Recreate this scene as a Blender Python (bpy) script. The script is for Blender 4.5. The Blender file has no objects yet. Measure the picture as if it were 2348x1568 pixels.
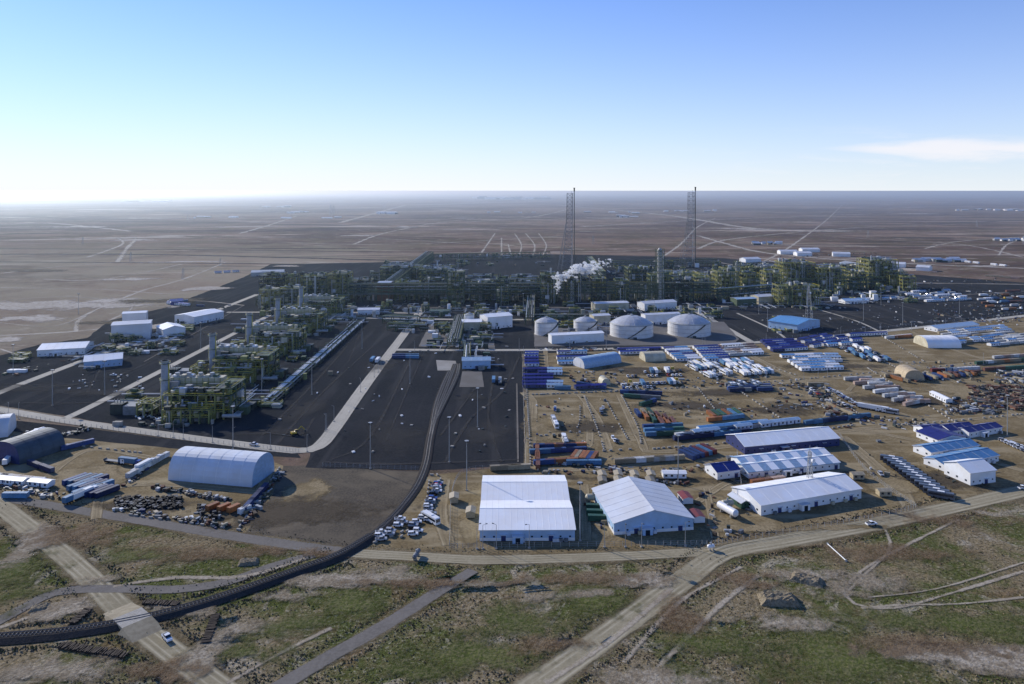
import bpy, bmesh, math, random
from mathutils import Vector, noise as mnoise
random.seed(11)
R=random
F=1700.0; H=150.0; HY=437.0; CX=1174.0
def G(x,y):
    d=F*H/(y-HY); return ((x-CX)*d/F, d)
scene=bpy.context.scene
COL=scene.collection

# ------------------------------------------------------------------ node helpers
def newmat(name):
    m=bpy.data.materials.new(name); m.use_nodes=True
    nt=m.node_tree; nt.nodes.clear()
    out=nt.nodes.new('ShaderNodeOutputMaterial'); b=nt.nodes.new('ShaderNodeBsdfPrincipled')
    nt.links.new(b.outputs[0],out.inputs[0])
    return m,nt,b,out
def noise(nt,vec,scale,detail=4,rough=0.6,dist=0.0):
    n=nt.nodes.new('ShaderNodeTexNoise'); n.inputs['Scale'].default_value=scale
    n.inputs['Detail'].default_value=detail; n.inputs['Roughness'].default_value=rough
    n.inputs['Distortion'].default_value=dist
    nt.links.new(vec,n.inputs['Vector']); return n.outputs['Fac']
def math_(nt,op,a,b=None,clamp=False,c=None):
    n=nt.nodes.new('ShaderNodeMath'); n.operation=op; n.use_clamp=clamp
    for i,v in enumerate((a,b,c)):
        if v is None: continue
        if isinstance(v,(int,float)): n.inputs[i].default_value=v
        else: nt.links.new(v,n.inputs[i])
    return n.outputs[0]
def mrange(nt,v,a,b,c=0.0,d=1.0):
    n=nt.nodes.new('ShaderNodeMapRange'); n.interpolation_type='SMOOTHSTEP'
    n.inputs[1].default_value=a;n.inputs[2].default_value=b;n.inputs[3].default_value=c;n.inputs[4].default_value=d
    nt.links.new(v,n.inputs[0]); return n.outputs[0]
def mix(nt,f,a,b):
    n=nt.nodes.new('ShaderNodeMix'); n.data_type='RGBA'
    if isinstance(f,(int,float)): n.inputs[0].default_value=f
    else: nt.links.new(f,n.inputs[0])
    for i,v in ((6,a),(7,b)):
        if isinstance(v,tuple): n.inputs[i].default_value=(*v,1)
        else: nt.links.new(v,n.inputs[i])
    return n.outputs[2]
def pos(nt):
    return nt.nodes.new('ShaderNodeNewGeometry').outputs['Position']
def scaled(nt,vec,s):
    n=nt.nodes.new('ShaderNodeVectorMath'); n.operation='MULTIPLY'; nt.links.new(vec,n.inputs[0]); n.inputs[1].default_value=s
    return n.outputs[0]
def bump(nt,b,h,dist,strength=1.0):
    n=nt.nodes.new('ShaderNodeBump'); n.inputs['Distance'].default_value=dist; n.inputs['Strength'].default_value=strength
    nt.links.new(h,n.inputs['Height']); nt.links.new(n.outputs[0],b.inputs['Normal'])
MATS={}
def paint(name,col=(0,0,0),rough=0.5,metal=0.0,var=0.25,rnd=0.0,scale=0.6):
    if name in MATS: return MATS[name]
    m,nt,b,o=newmat(name)
    tc=nt.nodes.new('ShaderNodeTexCoord').outputs['Object']
    f=noise(nt,tc,scale,5,0.65)
    f=mrange(nt,f,0.35,0.7)
    dark=tuple(c*(1-var) for c in col)
    dark=(dark[0]*1.02,dark[1]*0.98,dark[2]*0.93)
    c=mix(nt,f,dark,col)
    if rnd>0:
        oi=nt.nodes.new('ShaderNodeObjectInfo')
        hs=nt.nodes.new('ShaderNodeHueSaturation')
        nt.links.new(mrange(nt,oi.outputs['Random'],0,1,1-rnd,1+rnd*0.3),hs.inputs['Value'])
        nt.links.new(c,hs.inputs['Color']); c=hs.outputs[0]
    nt.links.new(c,b.inputs['Base Color'])
    b.inputs['Roughness'].default_value=rough; b.inputs['Metallic'].default_value=metal
    MATS[name]=m; return m

# ---- ground type materials
def earth(name,cols,scales=(0.01,0.08,0.9),b=0.15,edge=False,e0=0.15,e1=0.45,ek=0.9,ruts=None,rough=0.95,streak=None,maxa=1.0,nsc=0.15,spec=0.05):
    m,nt,bs,out=newmat(name)
    p=pos(nt)
    n1=mrange(nt,noise(nt,p,scales[0],4,0.6,0.3),0.38,0.62)
    n2=mrange(nt,noise(nt,p,scales[1],5,0.65,0.2),0.42,0.60)
    n3=mrange(nt,noise(nt,p,scales[2],4,0.7),0.40,0.62)
    c=mix(nt,n1,cols[0],cols[1])
    c=mix(nt,math_(nt,'MULTIPLY',n2,0.7),c,cols[2])
    c=mix(nt,math_(nt,'MULTIPLY',n3,0.6),c,cols[3])
    if streak:
        s=noise(nt,scaled(nt,p,streak[0]),1.0,3,0.5)
        c=mix(nt,math_(nt,'MULTIPLY',mrange(nt,s,0.52,0.66),streak[2]),c,streak[1])
    uvn=nt.nodes.new('ShaderNodeUVMap'); sep=nt.nodes.new('ShaderNodeSeparateXYZ'); nt.links.new(uvn.outputs[0],sep.inputs[0])
    e=sep.outputs[0]
    if ruts:
        for (a,w,colr,k) in ruts:
            d=math_(nt,'ABSOLUTE',math_(nt,'SUBTRACT',e,a))
            f=mrange(nt,d,w,0.0)
            f=math_(nt,'MULTIPLY',f,math_(nt,'MULTIPLY',mrange(nt,noise(nt,p,0.05,3),0.3,0.6),k))
            c=mix(nt,f,c,colr)
    nt.links.new(c,bs.inputs['Base Color']); bs.inputs['Roughness'].default_value=rough
    bs.inputs['Specular IOR Level'].default_value=spec
    if b>0: bump(nt,bs,noise(nt,p,0.8,5,0.7),b)
    if edge:
        nz=noise(nt,p,nsc,5,0.7)
        nz2=noise(nt,p,0.02,3,0.6)
        v=math_(nt,'ADD',e,math_(nt,'MULTIPLY',math_(nt,'SUBTRACT',math_(nt,'ADD',nz,math_(nt,'MULTIPLY',nz2,1.0)),1.0),ek))
        a=math_(nt,'MULTIPLY',mrange(nt,v,e0,e1),maxa)
        tr=nt.nodes.new('ShaderNodeBsdfTransparent'); mx=nt.nodes.new('ShaderNodeMixShader')
        nt.links.new(a,mx.inputs[0]); nt.links.new(tr.outputs[0],mx.inputs[1]); nt.links.new(bs.outputs[0],mx.inputs[2])
        nt.links.new(mx.outputs[0],out.inputs[0])
    return m

def steppe():
    m,nt,bs,out=newmat('steppe')
    p=pos(nt)
    sep=nt.nodes.new('ShaderNodeSeparateXYZ'); nt.links.new(p,sep.inputs[0])
    y=sep.outputs[1]
    near=mrange(nt,y,330,420,1,0)
    left=math_(nt,'MULTIPLY',mrange(nt,sep.outputs[0],-150,-450),mrange(nt,y,2600,1500))
    big=noise(nt,scaled(nt,p,(0.0007,0.0013,0)),1.0,7,0.66,0.8)
    mid=noise(nt,p,0.022,6,0.68,0.6)
    fine=noise(nt,p,0.16,5,0.75,0.3)
    vf=noise(nt,p,0.75,4,0.8)
    mid2=noise(nt,p,0.006,6,0.7,0.6)
    far=mix(nt,mrange(nt,big,0.42,0.58),(0.115,0.078,0.062),(0.235,0.168,0.125))
    far=mix(nt,math_(nt,'MULTIPLY',mrange(nt,mid2,0.48,0.58),0.65),far,(0.12,0.098,0.060))
    far=mix(nt,math_(nt,'MULTIPLY',mrange(nt,mid,0.52,0.64),0.45),far,(0.31,0.25,0.185))
    str_=noise(nt,scaled(nt,p,(0.0010,0.0040,0)),1.0,7,0.75,1.6)
    far=mix(nt,math_(nt,'MULTIPLY',mrange(nt,str_,0.565,0.63),0.8),far,(0.50,0.435,0.36))
    str2=noise(nt,scaled(nt,p,(0.0008,0.006,0)),1.0,5,0.7,0.8)
    far=mix(nt,math_(nt,'MULTIPLY',mrange(nt,str2,0.44,0.38),0.7),far,(0.058,0.047,0.042))
    far=mix(nt,math_(nt,'MULTIPLY',math_(nt,'MULTIPLY',left,0.75),mrange(nt,mid2,.35,.6,.45,1)),far,(0.35,0.30,0.22))
    nearc=mix(nt,mrange(nt,mid,0.42,0.55),(0.25,0.195,0.115),(0.095,0.108,0.032))
    nearc=mix(nt,math_(nt,'MULTIPLY',mrange(nt,fine,0.46,0.60),.5),nearc,(0.22,0.17,0.10))
    red=noise(nt,p,0.035,5,0.7,0.8)
    nearc=mix(nt,math_(nt,'MULTIPLY',mrange(nt,red,0.54,0.64),0.6),nearc,(0.18,0.115,0.065))
    pal=noise(nt,p,0.028,6,0.75,1.2)
    nearc=mix(nt,math_(nt,'MULTIPLY',mrange(nt,pal,0.54,0.62),0.7),nearc,(0.42,0.36,0.27))
    dk=mrange(nt,vf,0.49,0.40)
    nearc=mix(nt,math_(nt,'MULTIPLY',dk,0.65),nearc,(0.045,0.04,0.018))
    sp=mrange(nt,vf,0.54,0.62)
    nearc=mix(nt,math_(nt,'MULTIPLY',sp,math_(nt,'MULTIPLY',mrange(nt,mid2,.4,.6,.4,1),0.6)),nearc,(0.52,0.46,0.35))
    c=mix(nt,near,far,nearc)
    nt.links.new(c,bs.inputs['Base Color']); bs.inputs['Roughness'].default_value=1.0
    bs.inputs['Specular IOR Level'].default_value=0.0
    hh=math_(nt,'ADD',fine,math_(nt,'MULTIPLY',vf,0.6))
    bump(nt,bs,hh,1.2)
    return m

M_steppe=steppe()
M_pad=earth('black_gravel',[(0.023,0.026,0.030),(0.036,0.038,0.042),(0.026,0.029,0.032),(0.048,0.048,0.050)],scales=(.008,.05,.6),b=0.08,
            streak=((0.12,0.006,0),(0.065,0.064,0.064),0.5),spec=0.0)
M_padtrack=earth('pad_track',[(0.075,0.072,0.068),(0.09,0.086,0.08),(0.06,0.058,0.056),(0.11,0.105,0.098)],edge=True,e0=0.1,e1=0.8,ek=1.2,b=0,maxa=.5,spec=0)
M_padbrown=earth('brown_gravel',[(0.072,0.060,0.047),(0.115,0.096,0.070),(0.055,0.048,0.040),(0.15,0.125,0.09)],b=0.08,streak=((0.03,0.05,0),(0.18,0.145,0.1),.5))
M_yard=earth('dirt_yard',[(0.23,0.17,0.085),(0.17,0.125,0.062),(0.30,0.235,0.135),(0.115,0.084,0.046)],scales=(0.012,0.06,0.7),b=0.12,
            streak=((0.02,0.09,0),(0.36,0.29,0.18),0.6))
M_yardE=earth('worn_dirt',[(0.29,0.225,0.125),(0.21,0.16,0.085),(0.36,0.285,0.17),(0.14,0.105,0.06)],edge=True,b=0.1)
M_road=earth('gravel_road',[(0.31,0.265,0.175),(0.27,0.23,0.15),(0.36,0.31,0.21),(0.225,0.19,0.12)],edge=True,e0=0.0,e1=0.16,ek=0.3,
            ruts=[(0.32,0.12,(0.45,0.395,0.28),0.8),(0.72,0.10,(0.45,0.395,0.28),0.7),(0.52,0.08,(0.17,0.145,0.09),0.6),(0.12,0.1,(0.14,0.115,0.07),0.6)],b=0.05)
M_yroad=earth('yard_track',[(0.30,0.235,0.135),(0.24,0.185,0.105),(0.36,0.29,0.18),(0.18,0.14,0.083)],edge=True,e0=0.05,e1=0.4,ek=0.5,
            ruts=[(0.4,0.15,(0.40,0.325,0.21),0.8),(0.8,0.15,(0.14,0.11,0.068),0.6)],b=0.05)
M_conc=earth('concrete_road',[(0.40,0.365,0.30),(0.46,0.42,0.345),(0.36,0.33,0.27),(0.50,0.46,0.38)],edge=True,e0=0.0,e1=0.1,ek=0.12,
            ruts=[(0.45,0.15,(0.30,0.27,0.22),0.5)],b=0.0)
M_concd=earth('asphalt_road',[(0.155,0.14,0.12),(0.185,0.165,0.145),(0.135,0.122,0.105),(0.21,0.19,0.165)],edge=True,e0=0.0,e1=0.2,ek=0.35,b=0.0)
M_should=earth('road_shoulder',[(0.24,0.185,0.11),(0.16,0.12,0.068),(0.32,0.26,0.165),(0.08,0.062,0.033)],edge=True,e0=0.1,e1=0.7,ek=1.3,b=0.3)
M_pale=earth('pale_track',[(0.44,0.375,0.28),(0.38,0.32,0.24),(0.52,0.45,0.35),(0.26,0.21,0.15)],edge=True,e0=0.15,e1=0.8,ek=1.2,b=0.1,maxa=.85,nsc=0.3)
M_farp=earth('far_track',[(0.46,0.41,0.34),(0.40,0.35,0.28),(0.52,0.47,0.40),(0.32,0.27,0.21)],scales=(.002,.01,.1),edge=True,e0=0.0,e1=0.7,ek=1.1,b=0.0,maxa=.8,nsc=0.02)
M_salt=earth('salt_pan',[(0.50,0.45,0.39),(0.58,0.53,0.47),(0.42,0.37,0.31),(0.26,0.215,0.165)],scales=(0.004,0.02,.2),edge=True,e0=0.15,e1=0.6,ek=2.0,b=0.0,nsc=0.03,maxa=.8)
M_green=earth('grass_patch',[(0.088,0.112,0.024),(0.12,0.136,0.036),(0.055,0.072,0.018),(0.24,0.21,0.11)],scales=(0.02,0.15,0.9),edge=True,e0=0.15,e1=0.9,ek=2.0,b=0.8,maxa=0.88)
M_sand=earth('bare_sand',[(0.42,0.36,0.265),(0.50,0.43,0.335),(0.26,0.205,0.135),(0.15,0.11,0.065)],scales=(0.02,0.15,0.9),edge=True,e0=0.2,e1=0.8,ek=2.2,b=0.6,maxa=0.85)
M_rust=earth('dry_scrub',[(0.18,0.11,0.06),(0.22,0.145,0.082),(0.10,0.062,0.035),(0.34,0.26,0.17)],scales=(0.03,0.2,0.9),edge=True,e0=0.2,e1=0.85,ek=2.2,b=0.8,maxa=0.6)
M_darkband=earth('dark_band',[(0.046,0.040,0.040),(0.066,0.056,0.052),(0.04,0.035,0.035),(0.085,0.07,0.063)],scales=(.002,.01,.1),edge=True,e0=0.1,e1=0.7,ek=1.2,b=0.0,maxa=0.85,nsc=.03)
M_darkpatch=earth('dark_soil',[(0.075,0.060,0.043),(0.098,0.078,0.055),(0.06,0.05,0.037),(0.13,0.105,0.073)],edge=True,e0=0.15,e1=0.7,ek=1.3,b=0.1,maxa=0.85)
M_ballast=earth('ballast',[(0.040,0.037,0.036),(0.055,0.049,0.044),(0.03,0.028,0.027),(0.085,0.073,0.062)],scales=(0.05,0.4,2.5),b=0.3)
M_mound=earth('earth_mound',[(0.20,0.16,0.10),(0.26,0.21,0.14),(0.12,0.095,0.06),(0.36,0.30,0.21)],scales=(0.05,0.3,1.5),b=0.5)

white=paint('white_panel',(0.80,0.81,0.82),0.45,var=0.12,scale=0.12)
roofw=paint('white_roof',(0.88,0.88,0.88),0.4,var=0.06,scale=0.1)
roofg=paint('grey_roof',(0.60,0.62,0.66),0.45,var=0.10,scale=0.1)
cream=paint('cream_panel',(0.56,0.51,0.37),0.6,var=0.3,scale=0.2)
bluewall=paint('pale_blue_wall',(0.36,0.52,0.72),0.5,var=0.15,scale=0.2)
bluer=paint('blue_roof',(0.02,0.04,0.28),0.4,var=0.3,rnd=0.35)
indigo=paint('indigo_roof',(0.035,0.032,0.24),0.4,var=0.3,rnd=0.35)
lblue=paint('light_blue_roof',(0.12,0.31,0.58),0.4,var=0.2,rnd=0.25)
pblue=paint('pale_blue_roof',(0.36,0.52,0.70),0.4,var=0.2,rnd=0.2)
navyw=paint('navy_wall',(0.03,0.045,0.16),0.5)
beige=paint('beige_fabric',(0.50,0.40,0.26),0.8)
dark=paint('dark_metal',(0.03,0.032,0.036),0.5)
darkfab=paint('dark_fabric',(0.05,0.075,0.10),0.6,var=0.3,scale=0.2)
tyre=paint('rubber',(0.012,0.012,0.012),0.9)
glass=paint('glass',(0.02,0.03,0.045),0.1)
steelg=paint('green_steel',(0.065,0.110,0.058),0.6,var=0.4,scale=0.3)
steeld=paint('dark_steel',(0.024,0.040,0.036),0.6,var=0.4,scale=0.3)
yg=paint('yellow_green_steel',(0.27,0.28,0.09),0.6,var=0.35,scale=0.3)
yell=paint('yellow_rail',(0.60,0.51,0.05),0.6)
galv=paint('galvanised',(0.40,0.41,0.41),0.45,0.2,var=0.2)
stackm=paint('stack_steel',(0.34,0.38,0.45),0.5,0.0,var=0.25,scale=.3)
tankw=paint('tank_paint',(0.68,0.68,0.68),0.5,var=0.14,scale=0.15)
domem=paint('dome_panel',(0.50,0.51,0.54),0.45,var=0.2,scale=0.3)
pipew=paint('pipe_cladding',(0.50,0.52,0.54),0.35,0.2,var=0.2)
concm=paint('concrete',(0.38,0.36,0.32),0.9)
rustm=paint('rust',(0.14,0.06,0.035),0.9)
wood=paint('old_sleeper_wood',(0.07,0.05,0.035),0.9)
railm=paint('rail_steel',(0.2,0.18,0.16),0.4,0.6)
cont_cols={'c_blue':(0.025,0.07,0.23),'c_lblue':(0.10,0.25,0.44),'c_white':(0.70,0.71,0.71),'c_orange':(0.42,0.16,0.05),'c_red':(0.22,0.035,0.03),
 'c_rust':(0.22,0.09,0.055),'c_green':(0.04,0.13,0.085),'c_grey':(0.2,0.21,0.22),'c_tan':(0.42,0.35,0.23),'c_pink':(0.5,0.36,0.29),'c_navy':(0.015,0.03,0.11)}
CM={k:paint(k,v,0.55,var=0.3,rnd=0.35) for k,v in cont_cols.items()}
carc={'car_white':(0.78,0.79,0.80),'car_silver':(0.38,0.39,0.41),'car_black':(0.02,0.022,0.025),'car_blue':(0.03,0.07,0.28),'car_red':(0.35,0.03,0.02),'car_yellow':(0.55,0.38,0.04)}
VM={k:paint(k,v,0.3,var=0.1) for k,v in carc.items()}

# ------------------------------------------------------------------ mesh builder
class MB:
    def __init__(s): s.v=[];s.f=[];s.m=[];s.mats=[]
    def mi(s,mat):
        if mat not in s.mats: s.mats.append(mat)
        return s.mats.index(mat)
    def face(s,pts,mat):
        n=len(s.v); s.v.extend(pts); s.f.append(tuple(range(n,n+len(pts)))); s.m.append(s.mi(mat))
    def box(s,x0,y0,z0,x1,y1,z1,mat):
        if x1<x0:x0,x1=x1,x0
        if y1<y0:y0,y1=y1,y0
        n=len(s.v)
        s.v.extend([(x0,y0,z0),(x1,y0,z0),(x1,y1,z0),(x0,y1,z0),(x0,y0,z1),(x1,y0,z1),(x1,y1,z1),(x0,y1,z1)])
        i=s.mi(mat)
        for q in ((0,3,2,1),(4,5,6,7),(0,1,5,4),(1,2,6,5),(2,3,7,6),(3,0,4,7)):
            s.f.append(tuple(n+k for k in q)); s.m.append(i)
    def obox(s,cx,cy,ang,lx,ly,z0,z1,mat):
        c,sn=math.cos(ang),math.sin(ang); n=len(s.v)
        for z in (z0,z1):
            for a,b in ((-1,-1),(1,-1),(1,1),(-1,1)):
                x=a*lx/2;y=b*ly/2
                s.v.append((cx+x*c-y*sn,cy+x*sn+y*c,z))
        i=s.mi(mat)
        for q in ((0,3,2,1),(4,5,6,7),(0,1,5,4),(1,2,6,5),(2,3,7,6),(3,0,4,7)):
            s.f.append(tuple(n+k for k in q)); s.m.append(i)
    def cyl(s,p0,p1,r,mat,n=8,r1=None,cap=True):
        if r1 is None:r1=r
        a=Vector(p0);b=Vector(p1);d=(b-a)
        if d.length<1e-6:return
        d.normalize()
        u=d.orthogonal().normalized() if abs(d.z)<0.99 else Vector((1,0,0))
        w=d.cross(u)
        k=len(s.v);off=math.pi/n
        for (c,rr) in ((a,r),(b,r1)):
            for j in range(n):
                t=2*math.pi*j/n+off
                s.v.append(tuple(c+u*(math.cos(t)*rr)+w*(math.sin(t)*rr)))
        i=s.mi(mat)
        for j in range(n):
            s.f.append((k+j,k+(j+1)%n,k+n+(j+1)%n,k+n+j)); s.m.append(i)
        if cap:
            s.f.append(tuple(k+n-1-j for j in range(n))); s.m.append(i)
            s.f.append(tuple(k+n+j for j in range(n))); s.m.append(i)
    def bar(s,p0,p1,w,mat): s.cyl(p0,p1,w*0.7,mat,4,cap=False)
    def mesh(s,name,smooth=False):
        me=bpy.data.meshes.new(name); me.from_pydata(s.v,[],s.f)
        for m in s.mats: me.materials.append(m)
        me.polygons.foreach_set('material_index',s.m)
        if smooth: me.polygons.foreach_set('use_smooth',[True]*len(s.f))
        me.update(); return me
    def obj(s,name,loc=(0,0,0),rot=0,smooth=False):
        return inst(name,s.mesh(name,smooth),loc,rot)
def inst(name,me,loc=(0,0,0),rot=0):
    o=bpy.data.objects.new(name,me); o.location=loc; o.rotation_euler=(0,0,rot); COL.objects.link(o); return o

# ------------------------------------------------------------------ ground sheets
def sheet_uv(name,verts,faces,uvs,mat):
    me=bpy.data.meshes.new(name); me.from_pydata(verts,[],faces); me.materials.append(mat)
    ul=me.uv_layers.new(name='UVMap')
    for l in me.loops: ul.data[l.index].uv=uvs[l.vertex_index]
    me.update(); return inst(name,me)
def spline(P,step=6):
    out=[]
    n=len(P)
    for i in range(n-1):
        p0=Vector(P[max(i-1,0)]);p1=Vector(P[i]);p2=Vector(P[i+1]);p3=Vector(P[min(i+2,n-1)])
        k=max(2,int((p2-p1).length/step)); k=min(k,40)
        for j in range(k):
            t=j/k
            out.append(0.5*((2*p1)+(p2-p0)*t+(2*p0-5*p1+4*p2-p3)*t*t+(3*p1-p0-3*p2+p3)*t**3))
    out.append(Vector(P[-1])); return out
ZC={}
def lay(base):
    ZC[base]=ZC.get(base,0)+1
    return base+0.004*ZC[base]
def strip(name,pix,w,mat,z,smooth=True,wj=0.0,world=False):
    P=[Vector(G(*p)) if not world else Vector(p) for p in pix]
    C=spline(P) if smooth else P
    z=lay(z)
    V=[];Fc=[];U=[];L=0
    for i,c in enumerate(C):
        a=C[max(i-1,0)];b=C[min(i+1,len(C)-1)]
        t=(b-a).normalized(); nrm=Vector((-t.y,t.x))
        ww=w if not isinstance(w,(tuple,list)) else w[0]+(w[1]-w[0])*i/(len(C)-1)
        ww*=1+wj*(R.random()-0.5)
        if i: L+=(c-C[i-1]).length
        for k,e in ((-0.5,0),(0,1),(0.5,0)):
            q=c+nrm*ww*k; V.append((q.x,q.y,z)); U.append((e,L))
    for i in range(len(C)-1):
        for k in (0,1):
            a=3*i+k; Fc.append((a+1,a,a+3,a+4))
    return sheet_uv(name,V,Fc,U,mat)
def patch(name,x,y,rx,ry,mat,z,ang=0,n=28):
    cx,cy=G(x,y); z=lay(z)
    V=[(cx,cy,z)];U=[(1,0)];Fc=[]
    ph=R.random()*6
    for i in range(n):
        t=2*math.pi*i/n; k=1+0.18*math.sin(2*t+ph)+0.12*math.sin(3*t+ph*2)+0.08*math.sin(5*t)
        px=math.cos(t)*rx*k;py=math.sin(t)*ry*k
        V.append((cx+px*math.cos(ang)-py*math.sin(ang),cy+px*math.sin(ang)+py*math.cos(ang),z)); U.append((0,0))
    for i in range(n): Fc.append((0,1+i,1+(i+1)%n))
    return sheet_uv(name,V,Fc,U,mat)
def area(name,pix,mat,z,jit=0.8,world=False):
    P=[Vector(G(*p)) if not world else Vector(p) for p in pix]
    z=lay(z); Q=[]
    for i in range(len(P)):
        a=P[i];b=P[(i+1)%len(P)];k=max(1,min(80,int((b-a).length/8)))
        for j in range(k):
            q=a.lerp(b,j/k)
            if j: q=q+Vector((R.uniform(-jit,jit),R.uniform(-jit,jit)))
            Q.append((q.x,q.y,z))
    me=bpy.data.meshes.new(name); me.from_pydata(Q,[],[tuple(range(len(Q)))]); me.materials.append(mat)
    me.uv_layers.new(name='UVMap'); me.update()
    o=inst(name,me)
    if me.polygons[0].normal.z<0: me.flip_normals()
    return o

me=bpy.data.meshes.new('ground'); S=120000
me.from_pydata([(-S,-400,0),(S,-400,0),(S,S,0),(-S,S,0)],[],[(0,1,2,3)]); me.materials.append(M_steppe); inst('ground',me)

Z1,Z2,Z3=0.01,0.05,0.12
area('dirt_yard',[(1000,1088),(1205,1066),(1197,805),(1690,790),(2000,762),(2348,728),(2800,690),(2900,1000),(2348,1118),(2200,1155),(2000,1192),(1800,1225),(1650,1256),(1400,1268),(1100,1275),(860,1250),(905,1190),(955,1100)],M_yard,Z1,jit=1.2)
area('dirt_yard',[(-200,940),(0,962),(140,980),(420,1018),(600,1040),(650,1068),(615,1150),(560,1225),(300,1180),(60,1140),(-100,1120)],M_yard,Z1,jit=1.2)
area('gravel_pad',[(650,1068),(720,1066),(960,1080),(975,1085),(945,1140),(900,1190),(850,1232),(790,1262),(600,1238),(560,1225),(615,1150)],M_padbrown,Z1,jit=1.5)
area('gravel_pad',[(-300,905),(0,930),(140,952),(420,1000),(690,1026),(712,1040),(700,1072),(960,1078),(1205,1068),(1198,812),(1690,793),(2000,764),(2348,726),(2800,690),(2700,640),(2348,648),(2080,628),(1900,612),(1660,592),(1240,582),(1000,582),(930,600),(620,606),(560,635),(470,670),(380,705),(250,735),(200,775),(90,790),(0,815),(-300,850)],M_pad,Z2,jit=0.9)
area('gravel_pad',[(-300,962),(0,985),(140,1003),(420,1030),(600,1045),(690,1050),(680,1036),(420,1010),(140,975),(-300,930)],M_pad,Z2,jit=0.5)
for pts,w in [([(0,659),(250,664),(420,672),(590,640)],6),([(0,770),(330,735),(560,640),(620,622),(800,612)],8),([(175,760),(180,735),(220,710),(330,665),(420,640),(520,600)],8),
              ([(550,535),(620,515),(680,495)],22),([(0,627),(150,610),(350,600),(800,602),(1280,588)],10),([(1600,540),(1660,557),(1760,580),(2000,600),(2348,615)],24),
              ([(1280,470),(1500,490),(1700,520),(1790,527)],60),([(2120,570),(2200,553),(2348,543)],12),([(810,560),(900,530),(1050,505),(1240,495)],16),
              ([(1180,535),(1195,560),(1190,585)],7),([(1205,535),(1225,560),(1222,585)],7),([(1235,535),(1252,560),(1245,585)],7),([(1165,560),(1172,585)],7),([(1135,535),(1100,585)],8),([(1150,545),(1150,585)],7),
              ([(1620,545),(1900,565),(2348,560)],11),([(0,515),(120,512),(300,530)],40),([(1500,600),(1560,560),(1600,520),(1640,500)],10),([(200,590),(280,560),(270,545)],14),([(0,560),(500,552),(900,560),(1300,540)],12),
              ([(2290,585),(2310,560),(2348,548)],8),([(270,600),(290,570),(310,545),(265,545)],14),([(560,700),(420,690),(250,720)],5),([(1600,570),(1700,545),(2000,520),(2348,512)],18),([(700,480),(1200,470)],90),([(1640,600),(1900,640),(2348,652)],8),
              ([(100,640),(240,640),(420,605)],8),([(780,510),(930,470)],45),([(0,480),(500,470)],160),([(1300,480),(1200,500),(900,515),(600,520)],28),([(1100,560),(800,545),(300,540)],15),([(1700,470),(2348,462)],130),([(1330,520),(1600,505),(2000,490)],30),
              ([(0,690),(160,680),(300,700),(240,740)],5),([(0,740),(120,748),(200,720)],4),([(60,820),(0,800)],4),([(1750,600),(1820,560),(1900,500),(1930,470)],11),([(2348,590),(2200,560),(2000,548),(1800,535)],12),([(950,470),(1300,460),(1700,456)],200),([(400,500),(700,490),(1000,484)],50)]:
    strip('dirt_track',pts,w,M_farp,Z1)
for pts,w in [([(-100,583),(300,583),(640,590),(1000,600)],34),([(-100,600),(400,603),(700,606)],20),([(-100,570),(400,572),(900,578)],22),([(600,590),(1200,583),(1700,592)],14),
              ([(0,548),(700,545),(1000,550)],22),([(1600,560),(2348,575)],12),([(1650,505),(2000,515),(2348,505)],50),([(300,530),(900,528),(1200,522)],26),([(500,505),(1100,498)],40),([(1300,545),(1900,538),(2348,530)],20),([(1200,490),(1800,485),(2348,488)],90)]:
    strip('embankment_band',pts,w,M_darkband,Z1)
for x,y,rx,ry in [(130,700,120,60),(60,730,60,25),(240,690,60,25),(300,640,60,20),(470,662,30,30),(310,550,60,60),(420,600,80,20),(250,480,500,180),(480,470,500,200),(100,465,800,200),(700,462,500,200),(930,520,50,60),
                  (1060,500,80,60),(1500,470,300,150),(1720,525,120,60),(2100,490,200,90),(350,750,20,20),(660,610,40,12),(2250,610,60,20),(550,470,500,150),(330,500,250,70),(560,520,150,50),(820,540,100,30),(180,520,180,60),(0,620,100,20),(20,780,30,12),(1050,455,900,300),(1900,530,160,30),(1400,500,160,60)]:
    patch('salt_pan',x,y,rx*1.2,ry*1.2,M_salt,Z1)
for x,y,rx,ry in [(60,620,120,40),(380,690,90,30),(700,570,200,30),(1450,560,120,25),(2100,545,200,60),(1900,500,300,80),(250,740,60,20)]:
    patch('dark_soil_patch',x,y,rx,ry,M_darkpatch,Z1)
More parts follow.
